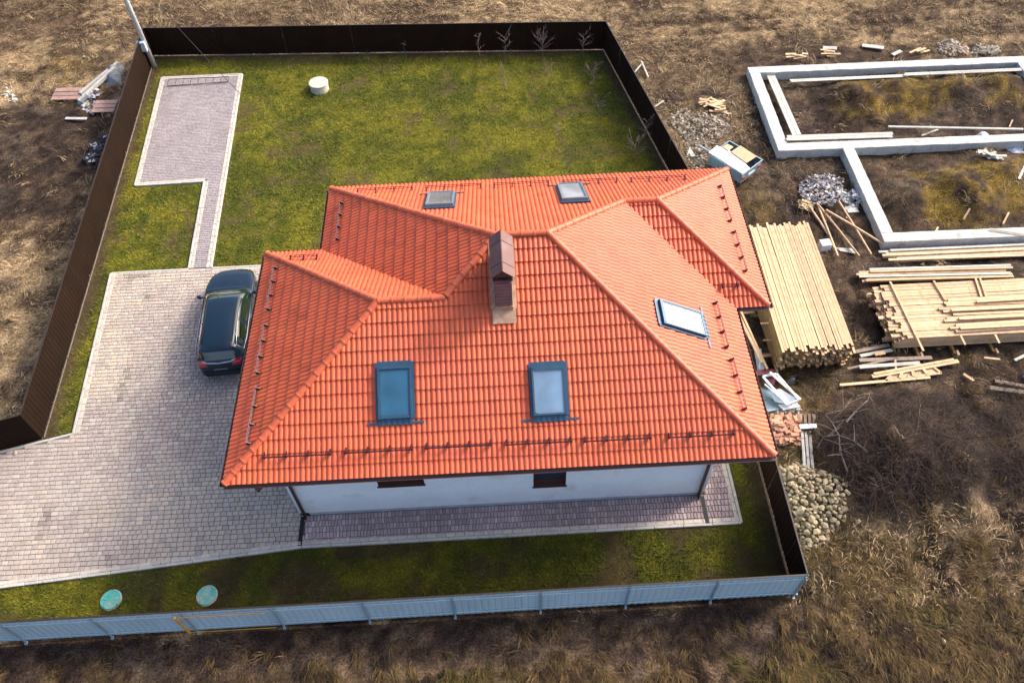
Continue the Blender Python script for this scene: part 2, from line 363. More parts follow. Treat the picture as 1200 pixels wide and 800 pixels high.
# lawn sheet
GRN, YGR, DIRT = np.array((.086, .101, .014)), np.array((.192, .180, .020)), np.array((.095, .070, .036))
def lawncol(x, y):
    n1 = fbm(x, y, .5, 4, 71); n2 = fbm(x, y, 2.2, 4, 72); n3 = fbm(x, y, 1.0, 4, 75)
    t = sst(.35, .65, n1*.5+n2*.5)[..., None]; c = GRN*(1-t)+YGR*t
    dirt = .75*sst(.54, .70, n3*.6+n2*.4)
    ex = np.minimum.reduce([pdist(x, y, [FFR, KNK, FBR, FBL, FLC, (-60, 9.6), (-60, 4.65)])])
    dirt = np.maximum(dirt, 1-sst(.15, .75, ex+.5*(n2-.5)))
    bare = np.exp(-(((x-1.0)/4.0)**2+((y-23.0)/2.0)**2)); dirt = np.maximum(dirt, bare*sst(.40, .62, n3)*1.0)
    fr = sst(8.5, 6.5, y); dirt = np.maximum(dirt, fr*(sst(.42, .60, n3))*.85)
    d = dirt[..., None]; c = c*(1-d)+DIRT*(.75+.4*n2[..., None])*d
    c = c*(1-.42*fr[..., None]*(1-.6*sst(-9, -14, x)[..., None]))  # house shade over the front grass put into the colour, weaker at left
    return c*(.72+.56*fbm(x, y, 6, 3, 79))[..., None], dirt
def patch(c00, c10, c11, c01, n, m):
    u = np.linspace(0, 1, n)[None, :, None]; v = np.linspace(0, 1, m)[:, None, None]; a, b, c, d = [np.array(q) for q in (c00, c10, c11, c01)]
    return (a*(1-u)+b*u)*(1-v)+(d*(1-u)+c*u)*v
verts = []; idxs = []; base = 0
xr = 8.10; dgm = ((xr+FBR[0])/2, (11.43+FBR[1])/2)
for q in ((FLC, (xr, 11.43), FBR, FBL, 140, 140), ((-40, 4.65), FFR, (xr, 11.43), (-40, 11.43), 240, 40), ((xr, 11.43), KNK, FBR, dgm, 60, 60)):
    g2 = patch(*q); m_, n_ = g2.shape[:2]; verts.append(g2.reshape(-1, 2)); ii = (np.arange(m_-1)[:, None]*n_+np.arange(n_-1)[None, :]).ravel()+base
    idxs.append(np.stack([ii, ii+1, ii+n_+1, ii+n_], 1)); base += m_*n_
V2 = np.concatenate(verts); I2 = np.concatenate(idxs)
stub = lambda x: 11.43-.05*(-16.09-x)
keep = ~((V2[I2[:, 0], 0] < -16.2) & (V2[I2[:, 0], 1] > 11.43-.25*(-16.09-V2[I2[:, 0], 0]) + .0)) | (I2[:, 0] < 140*140)
I2 = I2[keep]
lc, ldirt = lawncol(V2[:, 0], V2[:, 1])
lz = .03*(fbm(V2[:, 0], V2[:, 1], 2.5, 3, 81)-.7)
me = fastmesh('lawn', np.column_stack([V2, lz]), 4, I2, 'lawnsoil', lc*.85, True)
lawn = link(bpy.data.objects.new('lawn', me)); tag(lawn, 'patchy green lawn inside the brown fence', kind='structure')

# ------------------------------------------------------------------ paving
DRV = [(-15.6, 18.98), (-5.2, 18.98), (-5.2, 14.6), (-6.7, 14.6), (-6.7, 7.02), (-9.2, 6.80), (-12.5, 6.5), (-15.9, 6.22), (-30, 4.95), (-30, 7.6), (-17.4, 10.9), (-15.02, 11.5)]
PTH = [(-16.39, 32.15), (-12.41, 32.12), (-11.66, 18.98), (-12.53, 18.98), (-12.85, 24.27), (-15.87, 24.2)]
STR = [(-6.7, 8.0), (-6.7, 7.02), (7.02, 7.05), (7.0, 12.2), (6.1, 13.2), (6.1, 8.0)]
def slab(name, poly, z, m, parent=None):
    n = len(poly); mb = MB(); mb.add([(x, y, z) for x, y in poly]+[(x, y, z-.12) for x, y in poly], [tuple(range(n))]+[(i, i+n, (i+1) % n+n, (i+1) % n) for i in range(n)])
    # orientation up
    a = sum(poly[i][0]*poly[(i+1) % n][1]-poly[(i+1) % n][0]*poly[i][1] for i in range(n))
    if a < 0: mb.f = [tuple(reversed(f)) for f in mb.f]
    return mb.build(name, m, parent)
STAIN = [(tuple(P(*a).xy), tuple(P(*b).xy), w_, k_) for a, b, w_, k_ in (((60, 592), (48, 630), .12, .4), ((152, 430), (140, 470), .12, .35), ((172, 347), (173, 348), .16, .6), ((150, 326), (172, 325), .14, .35), ((128, 656), (130, 660), .15, .5), ((272, 617), (274, 619), .12, .5), ((288, 628), (289, 630), .1, .5), ((175, 420), (160, 520), .5, .10), ((120, 600), (60, 680), .6, .10), ((230, 470), (250, 600), .7, .08))]
def dcol(x, y, kind):
    n = float(fbm(x, y, .28, 3, 91)); n2 = float(fbm(x, y, 1.2, 3, 92))
    bei = np.array((.50, .425, .34)); mau = np.array((.37, .31, .285)); gry = np.array((.42, .375, .33))
    if kind == 'drv':
        t = min(1, max(0, (n-.5)*3.2+.66+rnd.uniform(-.16, .16)+(n2-.5)))
        e = min(pd(x, y), 3)/3
        c = bei*t+mau*(1-t)
        if rnd.random() < .25: c = gry
        for (ax, ay), (bx, by), w_, k_ in STAIN:
            t_ = min(1, max(0, ((x-ax)*(bx-ax)+(y-ay)*(by-ay))/((bx-ax)**2+(by-ay)**2))); q_ = math.hypot(x-ax-t_*(bx-ax), y-ay-t_*(by-ay))/w_
            c = c*(1-k_*math.exp(-q_*q_)*(.5+rnd.random()*.8))
        mm = max(0, 1-abs(y-7.4+(-6.7-x)*.08)/1.5)*.4+max(0, 1-abs(y-10.7)/1.2)*.5*(x < -13.5)
        c = c*(1-mm)+mau*mm
    elif kind == 'pth':
        c = np.array((.365, .322, .328))*(.95+.25*(n2-.5))
    else:
        c = np.array((.36, .285, .29))*(.7+.6*n2); 
        if rnd.random() < .2: c = c*1.2+.02
    return tuple(c*rnd.uniform(.90, 1.10))
def pd(x, y): return float(pdist(np.array([x]), np.array([y]), DRV)[0])
def pave(poly, name, label, kind, dx, dy, axis_, margin, nearest=0):
    root = slab(name, poly, .03, 'joint'); tag(root, label, kind='structure')
    xs_ = [p[0] for p in poly]; ys_ = [p[1] for p in poly]; blocks = []
    y = min(ys_); row = 0
    while y < max(ys_):
        x = max(min(xs_), -18.5)-rnd.uniform(0, .2)+(dx[0]*.5 if row % 2 else 0)
        while x < max(xs_):
            wd = rnd.choice(dx); blocks.append((x+wd/2, y+dy/2, wd, dy) if axis_ == 'x' else (x+wd/2, y+dy/2, wd, dy)); x += wd
        y += dy; row += 1
    A = np.array(blocks); d = pdist(A[:, 0], A[:, 1], poly); A = A[d > margin]
    if nearest:
        ci = np.hypot(A[:, 0]+9.5, A[:, 1]-7.6); order = np.argsort(ci); near = order[:nearest]; far = order[nearest:]
        cache = {}
        for i in near:
            bx, by, wd, hh = A[i]; c = dcol(bx, by, kind)
            key = (round(wd, 3), rnd.randrange(6))
            if key not in cache:
                mb = MB(); mb.cc = dcol(bx, by, kind); mb.bbox((0, 0, 0), (wd-.016, hh-.016, .07), .008); cache[key] = mb.mesh('paving_block', ['paver'])
            o = bpy.data.objects.new('paving_block', cache[key]); link(o, root); o.location = (bx, by, .025+rnd.uniform(0, .006)); o.rotation_euler = (rnd.uniform(-.01, .01), rnd.uniform(-.01, .01), rnd.uniform(-.015, .015))
    else: far = range(len(A))
    mb = MB()
    for i in far:
        bx, by, wd, hh = A[i]; mb.cc = dcol(bx, by, kind)
        mb.bbox((bx, by, .025+rnd.uniform(0, .006)), (wd-.016, hh-.016, .07), .008, Matrix.Rotation(rnd.uniform(-.015, .015), 3, 'Z'))
    o = mb.build('paving_blocks', 'paver', root); tag(o, kind='stuff')
    return root
drv = pave(DRV, 'driveway', 'broad grey and mauve block driveway beside the house', 'drv', (.16, .20, .20, .24), .16, 'x', .02, 300)
pth = pave(PTH, 'garden_path', 'pale mauve block path widening into a terrace on the lawn', 'pth', (.2, .2, .24), .105, 'x', .06)
strp = pave(STR, 'house_pavement', 'narrow purple brick pavement along the white house wall', 'str', (.1, .1, .12), .2, 'x', .05)
kst = {}
def kerbline(root, pts, L=.9, wd=.09, ht=.16, z=.075, m='kerb', name='kerb_stone', off=0.0):
    for a, b in zip(pts[:-1], pts[1:]):
        a = Vector((*a, 0)); b = Vector((*b, 0)); d = b-a; n = max(1, round(d.length/L)); s = d.length/n; ang = math.atan2(d.y, d.x); dn = d.normalized(); nr = Vector((-dn.y, dn.x, 0))
        key = (round(s, 2), wd, m)
        if key not in kst:
            mb = MB(); mb.bbox((0, 0, 0), (s-.012, wd, ht), .012); kst[key] = mb.mesh(name, [m])
        for i in range(n):
            p = a+d*((i+.5)/n)+nr*off; o = inst(kst[key], name, root, (p.x, p.y, z-ht/2+rnd.uniform(-.003, .003)), (0, 0, ang+rnd.uniform(-.004, .004)))
front = [(7.06, 7.0), (-6.7, 6.97), (-9.2, 6.75), (-12.5, 6.45), (-15.9, 6.17), (-19, 5.9)]
kerbline(strp, front[:2], .9); kerbline(drv, front[1:], .9)
kerbline(strp, front[:2], .3, .13, .1, .068, 'edge', 'edge_block', -.12); kerbline(drv, front[1:], .3, .13, .1, .068, 'edge', 'edge_block', -.12)
kerbline(strp, [(7.06, 7.0), (7.04, 12.1)], .9); kerbline(strp, [(6.93, 7.1), (6.91, 12.1)], .3, .13, .1, .068, 'edge', 'edge_block')
kerbline(drv, [(-19, 10.47), (-17.4, 10.95), (-15.05, 11.55), (-15.62, 19.02), (-12.55, 19.02)], .9)
kerbline(drv, [(-15.05, 11.55), (-15.62, 19.02)], .3, .15, .1, .068, 'edge', 'edge_block', -.13)
kerbline(drv, [(-11.6, 19.02), (-5.2, 19.02)], .9, .09)
kerbline(drv, [(-11.6, 19.02), (-5.2, 19.02)], .3, .13, .1, .068, 'edge', 'edge_block', -.12)
pk = [(-12.53, 19.06), (-12.85, 24.27), (-15.87, 24.2), (-16.39, 32.15), (-12.41, 32.12), (-11.66, 19.06)]
kerbline(pth, pk, .9, .1); kerbline(pth, pk, .35, .12, .1, .068, 'edge', 'edge_block', -.12)
for x in (-6.76, 6.0):
    d = MB().box((x, 7.48, .06), (.13, 1.0, .02)); 
    for k in range(16): d.box((x, 7.03+k*.06, .074), (.11, .018, .01))
    d.build('drain_channel', 'drain', strp)

# ------------------------------------------------------------------ house
xL2, xL1, xR1, xR2, yF, yV, yW, yB, HE, K = -7.81651, -5.94988, 7.1089, 8.19295, 7.0211, 15.53614, 12.26678, 18.5998, 4.27475, .53365
Dm = (yB-yF)/2; dl = (yV-yF)/2; dw = (yB-yW)/2; CS = 1/math.sqrt(1+K*K)
house = thing('house', 'large house with orange tiled hip roof and white walls inside the fenced plot', 'house', (0, 12.8, 0))
foot = [(-6.85, 8.03), (6.06, 8.03), (6.06, 13.27), (7.15, 13.27), (7.15, 17.6), (-4.95, 17.6), (-4.95, 14.53), (-6.85, 14.53)]
wt = HE+.02
wb = MB(); TH = .3
wins = [(-4.10, -2.70, 1.76, 3.0), (.60, 1.60, 1.22, 2.75)]
for (a, b) in zip(foot, foot[1:]+foot[:1]):
    isfront = a == foot[0]
    a = Vector((*a, 0)); b = Vector((*b, 0)); d = (b-a).normalized(); nin = Vector((-d.y, d.x, 0))
    def seg(s0, s1, z0, z1):
        wb.beam(a+d*s0+nin*TH/2+Vector((0, 0, (z0+z1)/2)), a+d*s1+nin*TH/2+Vector((0, 0, (z0+z1)/2)), TH, z1-z0)
    L = (b-a).length
    if isfront:
        cur = 0
        for x0, x1, z0, z1 in wins:
            seg(cur, x0+6.85, .22, wt); seg(x0+6.85, x1+6.85, .22, z0); seg(x0+6.85, x1+6.85, z1, wt); cur = x1+6.85
        seg(cur, L, .22, wt)
    elif d.y != 0: seg(TH+.001, L-TH-.001, .22, wt)
    else: seg(0, L, .22, wt)
wb.build('wall', 'wall', house)
pb = MB()
for (a, b) in zip(foot, foot[1:]+foot[:1]):
    a = Vector((*a, .12)); b = Vector((*b, .12)); d = (b-a).normalized(); nin = Vector((-d.y, d.x, 0)); pb.beam(a+nin*.16+d*.01, b+nin*.16-d*.01, .3, .21)
pb.build('plinth', 'plinth', house)
for i, (x0, x1, z0, z1) in enumerate(wins):
    cx = (x0+x1)/2; yy = 8.03+.17; fr = MB()
    for q in ((x0+.035, (z0+z1)/2, .07, z1-z0), (x1-.035, (z0+z1)/2, .07, z1-z0), (cx, z0+.05, x1-x0-.14, .10), (cx, z1-.035, x1-x0-.14, .07)):
        fr.box((q[0], yy, q[1]), (q[2], .07, q[3]))
    if i == 0: fr.box((cx, yy, (z0+z1)/2), (.07, .068, z1-z0-.17))
    f = fr.build('window', 'wframe', house)
    MB().box((cx, yy+.01, (z0+z1)/2), (x1-x0-.14, .02, z1-z0-.17)).build('pane', 'glass_dark', f)
    s = MB(); s.box((cx, 8.03+.055, z0+.012), (x1-x0-.004, .16, .02)); s.box((cx, 8.03-.04, z0-.002), (x1-x0+.06, .05, .03)); s.build('sill', 'wframe', f)
    if i == 1: MB().add([(cx+.02, yy-.004, z0+.62), (cx+.20, yy-.004, z0+.62), (cx+.17, yy-.004, z0+.9), (cx+.13, yy-.004, z0+.9)], [(0, 1, 2, 3)]).build('curtain', 'white', f)
    r = MB()
    for xx in (x0+.006, x1-.006): r.box((xx, 8.03+.065, (z0+z1)/2), (.01, .135, z1-z0-.03))
    r.build('reveal', 'wframe', f)
# roof deck with soffit and fascia
ez = HE-.02
eave = [(xL2, yF), (xR1, yF), (xR1, yW), (xR2, yW), (xR2, yB), (xL1, yB), (xL1, yV), (xL2, yV)]
hz = lambda d: ez+K*d
T = {'A': (xL2+dl, yF+dl, hz(dl)), 'B': (xL1+dl, yF+dl, hz(dl)), 'C': (xL1+Dm, yF+Dm, hz(Dm)), 'D': (xR1-Dm, yF+Dm, hz(Dm)), 'E': (xR1-dw, yB-dw, hz(dw)), 'G': (xR2-dw, yB-dw, hz(dw))}
rf = MB(); ev = [(x, y, ez) for x, y in eave]; vv = ev+[T[k] for k in 'ABCDEG']
A_, B_, C_, D_, E_, G_ = range(8, 14)
rf.add(vv, [(0, 1, D_, C_, B_, A_), (1, 2, E_, D_), (2, 3, G_, E_), (3, 4, G_), (4, 5, C_, D_, E_, G_), (5, 6, B_, C_), (6, 7, A_, B_), (7, 0, A_)])
rf.add([(x, y, ez-.115) for x, y in eave], [tuple(range(8))[::-1]], 1)
roof = rf.build('roof', ['deck', 'soffit'], house)
fa = MB()
for (a, b) in zip(eave, eave[1:]+eave[:1]):
    a = Vector((*a, ez-.08)); b = Vector((*b, ez-.08)); d = (b-a).normalized(); nin = Vector((-d.y, d.x, 0)); fa.beam(a+nin*.012+Vector((0, 0, .03)), b+nin*.012-d*.03+Vector((0, 0, .03)), .03, .14)
fa.build('fascia', 'fascia', roof)
# gutters: half-round troughs outside the fascia
def gutter(a, b, ext=.0):
    a = Vector((*a, ez-.05)); b = Vector((*b, ez-.05)); d = (b-a).normalized(); out = Vector((d.y, -d.x, 0)); a = a+d*(-ext); b = b+d*ext; mb = MB(); vs = []; n = 8
    for p in (a, b):
        for r_, seq in ((.07, range(n)), (.06, range(n-1, -1, -1))):
            for k in seq:
                t = math.pi*(1+k/(n-1)); vs.append(p+out*(.085+r_*math.cos(t))+Vector((0, 0, r_*math.sin(t)+.03)))
    m2 = 2*n; mb.add(vs, [(k, (k+1) % m2, (k+1) % m2+m2, k+m2) for k in range(m2)]+[tuple(range(m2))[::-1], tuple(range(m2, 2*m2))])
    mb.build('gutter', 'gutter', roof)
gutter(eave[0], eave[1], .05); gutter(eave[1], (xR1, yW-.02)); gutter((xR1+.14, yW), (xR2, yW), .02); gutter(eave[3], eave[4], .05); gutter(eave[4], eave[5], .05); gutter(eave[5], (xL1, yV+.15)); gutter((xL1-.16, yV), eave[7], .02); gutter(eave[7], eave[0], .05)
for sx, x, ex in ((-1, -6.66, -7.0), (1, 5.87, 6.4), ):
    MB().tube([(ex, yF-.08, ez-.16), (ex, yF-.08, ez-.30), (x, 7.95, ez-.95), (x, 7.95, .14), (x, 7.86, .10)], .055, 10).build('downpipe', 'gutter', house, True)

# --- tiles
TW, TG = .289, .386
def tileprof():
    pr = []
    for k in range(2):
        for t, h in ((0, 0), (.10, .006), (.22, .019), (.42, .030), (.62, .030), (.82, .019), (.94, .003)): pr.append(((k+t)*TW/2, h))
    pr.append((TW, 0)); return pr
PR_ = tileprof()
LIFT = .050
def tile_geo():
    """(u,v,n) points and faces of one double-roll tile"""
    vs = []; fs = []; n = len(PR_)
    for v, l in ((-.035, LIFT), (TG+.0, .012)):
        for u, h in PR_: vs.append((u, v, h*(1.0 if v < 0 else .9)+l))
    fs += [(i, i+1, n+i+1, n+i) for i in range(n-1)]
    b = len(vs)
    for u, h in PR_: vs.append((u, -.035, h+LIFT))
    for u, h in PR_: vs.append((u, -.03, h+LIFT-.044))
    fs += [(b+n+i, b+n+i+1, b+i+1, b+i) for i in range(n-1)]
    return vs, fs
TV, TF = tile_geo()
def clip(polyv, poly2):
    """clip 3-vectors (u,v,n) to a convex ccw polygon in (u,v)"""
    out = polyv
    for i in range(len(poly2)):
        ax, ay = poly2[i]; bx, by = poly2[(i+1) % len(poly2)]; ex, ey = bx-ax, by-ay
        f = lambda p: ex*(p[1]-ay)-ey*(p[0]-ax)
        inp = out; out = []
        for j in range(len(inp)):
            p, q = inp[j], inp[(j+1) % len(inp)]; fp, fq = f(p), f(q)
            if fp >= 0: out.append(p)
            if (fp >= 0) != (fq >= 0):
                t = fp/(fp-fq); out.append(tuple(p[k]+(q[k]-p[k])*t for k in range(3)))
        if len(out) < 3: return []
    return out
tile_me = None
SINGLE = []      # full tiles of the front slope
rest = MB()
def plane(O, U, Vp, pieces, single=False):
    global tile_me
    O = Vector((*O, ez)); U = Vector((*U, 0)); Vd = Vector((Vp[0]*CS, Vp[1]*CS, K*CS)); N = U.cross(Vd)
    Mx = Matrix((U, Vd, N)).transposed()
    uvp = []
    for pc in pieces:
        q = [((Vector((*p, 0))-Vector((O.x, O.y, 0))).dot(U), (p[0]-O.x)*Vp[0]*1/CS+(p[1]-O.y)*Vp[1]/CS) for p in pc]
        a = sum(q[i][0]*q[(i+1) % len(q)][1]-q[(i+1) % len(q)][0]*q[i][1] for i in range(len(q)))
        if a < 0: q = q[::-1]
        q = [(u, v if v > .01 else -.06) for u, v in q]; uvp.append(q)
    us = [p[0] for q in uvp for p in q]; vs_ = [p[1] for q in uvp for p in q]
    r = 0
    while r*TG < max(vs_):
        c = math.floor(min(us)/TW)
        while c*TW < max(us):
            u0, v0 = c*TW, r*TG+.0
            cor = [(u0+.002, v0-.03), (u0+TW-.002, v0-.03), (u0+TW-.002, v0+TG), (u0+.002, v0+TG)]
            full = False
            for q in uvp:
                if all(all((q[(i+1) % len(q)][0]-q[i][0])*(y-q[i][1])-(q[(i+1) % len(q)][1]-q[i][1])*(x-q[i][0]) >= -1e-6 for i in range(len(q))) for x, y in cor): full = True
            f_ = rnd.gauss(1, .045); f_ = f_*(.86 if rnd.random() < .03 else 1); rest.cc = (f_, f_*rnd.uniform(.95, 1.03), f_*rnd.uniform(.92, 1.08)) 
            jit = (rnd.uniform(-.002, .002), rnd.uniform(-.002, .003))
            if full and single and len(SINGLE) < 300:
                SINGLE.append((Mx, O+U*u0+Vd*(v0+jit[0])+N*jit[1]))
            else:
                tv = [(x+u0, y+v0+jit[0], z+jit[1]) for x, y, z in TV]
                if full: rest.add([O+Mx @ Vector(t) for t in tv], TF)
                else:
                    for q in uvp:
                        if max(t[0] for t in tv) < min(p[0] for p in q) or min(t[0] for t in tv) > max(p[0] for p in q): continue
                        for f in TF:
                            pl = clip([tv[i] for i in f], q)
                            if len(pl) >= 3: rest.add([O+Mx @ Vector(t) for t in pl], [tuple(range(len(pl)))])
            c += 1
        r += 1
F0 = (xL2, yF); AB = ((xL2+dl, yF+dl), (xL1+dl, yF+dl)); CC = (xL1+Dm, yF+Dm); DD = (xR1-Dm, yF+Dm)
plane(F0, (1, 0), (0, 1), [[F0, (xR1, yF), (xR1-dl, yF+dl), AB[0]], [AB[1], (xR1-dl, yF+dl), DD, CC]], True)
plane((xR1, yF), (0, 1), (-1, 0), [[(xR1, yF), (xR1, yW), (xR1-dw, yW+dw), DD]])
plane((xR1, yW), (1, 0), (0, 1), [[(xR1, yW), (xR2, yW), (xR2-dw, yW+dw), (xR1-dw, yW+dw)]])
plane((xR2, yW), (0, 1), (-1, 0), [[(xR2, yW), (xR2, yB), (xR2-dw, yB-dw)]])
plane((xR2, yB), (-1, 0), (0, -1), [[(xR2, yB), (xL1, yB), (xL1+dw, yB-dw), (xR2-dw, yB-dw)], [(xR1-dw, yB-dw), (xL1+dw, yB-dw), CC, DD]])
plane((xL1, yB), (0, -1), (1, 0), [[(xL1, yB), (xL1, yV), AB[1], CC]])
plane((xL1, yV), (-1, 0), (0, -1), [[(xL1, yV), (xL2, yV), AB[0], AB[1]]])
plane((xL2, yV), (0, -1), (1, 0), [[(xL2, yV), (xL2, yF), AB[0]]])
tmes = []
for k in range(14):
    f_ = rnd.gauss(1, .045) if k else .86; mb = MB(); mb.cc = (f_, f_*rnd.uniform(.95, 1.03), f_*rnd.uniform(.92, 1.08)); mb.add(TV, TF); tmes.append(mb.mesh('tile', ['tile'], False))
for Mx, p in SINGLE:
    tme = tmes[0 if rnd.random() < .03 else rnd.randrange(1, 14)]
    o = bpy.data.objects.new('tile', tme); link(o, roof); o.matrix_local = Matrix.Translation(p-WL[house.name]) @ Mx.to_4x4()
o = rest.build('tiles', 'tile', roof); tag(o, kind='stuff')
# ridge and hip tiles
def ridge(a, b, s0=.0, s1=.0, lift=.055):
    a = Vector(a)+Vector((0, 0, lift)); b = Vector(b)+Vector((0, 0, lift)); d = (b-a); L = d.length; d.normalize(); a = a+d*s0; L = L-s0-s1; b = a+d*L
    n = max(1, round(L/.385)); s = L/n; side = d.cross(Vector((0, 0, 1))).normalized(); up = side.cross(d)
    Mx = Matrix((d, side, up)).transposed().to_4x4(); mb = MB(); vs = []; m_ = 9
    secs = ((-.0, .112), (s*.12, .114), (s*.14, .102), (s+.03, .094))
    for x, r_ in secs:
        for k in range(m_):
            t = math.pi*k/(m_-1); vs.append((x, r_*1.05*math.cos(t), r_*.95*math.sin(t)-.03))
    fs = [(i*m_+k, i*m_+k+1, (i+1)*m_+k+1, (i+1)*m_+k) for i in range(len(secs)-1) for k in range(m_-1)]+[tuple(range(m_))]
    mb.add(vs, fs); me = mb.mesh('ridge_tile', ['ridge'], False)
    for i in range(n):
        o = bpy.data.objects.new('ridge_tile', me); link(o, roof); p = a+d*(i*s)
        o.matrix_local = Matrix.Translation(p-WL[house.name]+Vector((0, 0, rnd.uniform(-.004, .004)))) @ Mx
e3 = [(x, y, ez) for x, y in eave]
ridge(e3[0], T['A'], -.03, .0); ridge(e3[1], T['D'], -.03); ridge(e3[4], T['G'], -.03); ridge(e3[3], T['G'], -.03); ridge(e3[5], T['C'], -.03); ridge(e3[7], T['A'], -.03)
ridge(T['A'], T['B']); ridge(T['B'], T['C'], .05); ridge(T['D'], T['C'], -.02); ridge(T['E'], T['D'], .05); ridge(T['G'], T['E'])
# valley gutters
vg = MB()
for a, b in ((e3[2], T['E']), (e3[6], T['B'])):
    vg.beam(Vector(a)+Vector((0, 0, .035)), Vector(b)+Vector((0, 0, .035)), .12, .02)
vg.build('valley_flashing', 'fascia', roof)

# --- roof planes as frames for things mounted on them
PLN = {'F': (xL2, yF, (1, 0), (0, 1)), 'B': (xR2, yB, (-1, 0), (0, -1)), 'R': (xR1, yF, (0, 1), (-1, 0)), 'W': (xR2, yW, (0, 1), (-1, 0)), 'L': (xL2, yV, (0, -1), (1, 0)),
       'L1': (xL1, yB, (0, -1), (1, 0)), 'LB': (xL1, yV, (-1, 0), (0, -1)), 'WF': (xR1, yW, (1, 0), (0, 1))}
def pframe(k):
    x, y, U, Vp = PLN[k]; U = Vector((*U, 0)); Vd = Vector((Vp[0]*CS, Vp[1]*CS, K*CS)); N = U.cross(Vd); return Vector((x, y, ez)), U, Vd, N
def on_roof(u, v, k, off=.1):
    O, U, Vd, N = pframe(k); d = ray(u, v); t = ((O+N*off)-CAM).dot(N)/d.dot(N); q = CAM+d*t-O; return q.dot(U), q.dot(Vd)
def rmat(k):
    O, U, Vd, N = pframe(k); return Matrix((U, Vd, N)).transposed(), O
def roofpart(mb, name, m, k, parent=roof, smooth=False):
    Mx, O = rmat(k); mb.v = [tuple(O+Mx @ Vector(v)) for v in mb.v]; return mb.build(name, m, parent, smooth)
def skylight(k, pts, gl, frame='blueframe', label=None):
    q = [on_roof(u, v, k, .14) for u, v in pts]; u0, u1 = min(p[0] for p in q), max(p[0] for p in q); v0, v1 = min(p[1] for p in q), max(p[1] for p in q)
    if k in 'RB': u0 += .06; u1 -= .06; v0 += .04; v1 -= .04
    if k == 'B': frame = 'greyframe'
    cu, cv, wd, ln = (u0+u1)/2, (v0+v1)/2, u1-u0, v1-v0; b = .05; mb = MB()
    for c, s in (((u0+b/2, cv, .11), (b, ln, .16)), ((u1-b/2, cv, .11), (b, ln, .16)), ((cu, v0+b/2, .108), (wd-2*b, b, .155)), ((cu, v1-.05, .115), (wd-2*b, .1, .17))): mb.box(c, s)
    # inner sash
    for c, s in (((u0+b+.015, cv, .14), (.03, ln-b-.1, .06)), ((u1-b-.015, cv, .14), (.03, ln-b-.1, .06)), ((cu, v0+b+.02, .14), (wd-2*b-.06, .04, .06)), ((cu, v1-.115, .14), (wd-2*b-.06, .03, .06))): mb.box(c, s, None, 1)
    sk = roofpart(mb, 'skylight', [frame, 'greyframe' if gl != 'glass_sky' else frame], k)
    if label: sk['label'] = label
    roofpart(MB().box((cu, cv-.02, .145), (wd-2*b-.06, ln-b-.17, .02)), 'pane', gl, k, sk)
    fl = MB()
    for s_ in (-1, 1): fl.box((cu+s_*(wd/2+.035), cv+.04, .075), (.07, ln+.12, .05))
    fl.box((cu, v1+.07, .08), (wd, .12, .05)); fl.box((cu-wd/2-.1, v0-.12, .072), (.42, .06, .02)); fl.box((cu+wd/2+.1, v0-.12, .072), (.42, .06, .02))
    n = int(wd/.0722)
    for i in range(n):
        x = cu-wd/2+wd*(i+.5)/n; fl.box((x, v0-.085, .085+.02*(i % 2)), (wd/n, .17, .03), Matrix.Rotation(.08, 3, 'X'))
    roofpart(fl, 'flashing', 'blueframe', k, sk)
skylight('F', [(442.5, 429), (481, 428.5), (483.5, 489), (443.5, 490)], 'glass_sky')
skylight('F', [(622.5, 429.5), (660.5, 429), (665, 485), (625.5, 487)], 'glass_blue')
skylight('R', [(771, 353), (822, 365), (828, 395), (778, 381)], 'glass_pale')
skylight('B', [(653, 217), (683, 214), (688, 233), (657, 235)], 'glass_pale')
skylight('B', [(500, 226), (534, 224), (533, 240), (500, 240)], 'glass_grey')
def guard(k, a, b, n=4):
    (u0, v0), (u1, v1) = on_roof(*a, k, .17), on_roof(*b, k, .17)
    if abs(u1-u0) > 0: v0 = v1 = (v0+v1)/2
    if u1 < u0: u0, u1 = u1, u0
    mb = MB()
    for h, dv in ((.14, 0), (.20, .02)): mb.tube([(u0, v0+dv, h), (u1, v0+dv, h)], .011, 6)
    g_ = roofpart(mb, 'snow_guard', 'guard', k)
    for i in range(n):
        u = u0+.04+(u1-u0-.08)*i/(n-1)
        br = MB(); br.beam((u, v0+.16, .07), (u, v0-.02, .085), .035, .02, (0, 0, 1)); br.add([(u-.015, v0-.03, .07), (u+.015, v0-.03, .07), (u-.015, v0+.13, .075), (u+.015, v0+.13, .075), (u-.015, v0+.03, .225), (u+.015, v0+.03, .225)], [(0, 1, 5, 4), (2, 4, 5, 3), (0, 4, 2), (1, 3, 5), (0, 2, 3, 1)])
        roofpart(br, 'bracket', 'guard', k, roof)
for a, b in (((307, 536), (388, 533)), ((403, 531), (484, 527)), ((498, 525), (577, 522)), ((592, 521), (671, 518)), ((684, 517), (764, 514)), ((783, 513), (862, 509))): guard('F', a, b)
for a, b in (((319, 313), (313, 362)), ((308, 380), (300, 437)), ((298, 454), (289, 520))): guard('L', a, b)
guard('L1', (399, 236), (392, 281)); guard('LB', (340, 299), (372, 300), 3)
for a, b in (((845.6, 217), (857.7, 259)), ((861, 270), (877, 318))): guard('W', a, b)
for a, b in (((840, 353), (854.6, 407)), ((859, 419), (876, 480))): guard('R', a, b)
guard('WF', (845.6, 336), (866.7, 336), 2)
for i in range(5):
    a = 418+i*80; guard('B', (a, 222-i*3.3), (a+66, 222-i*3.3-2.7))
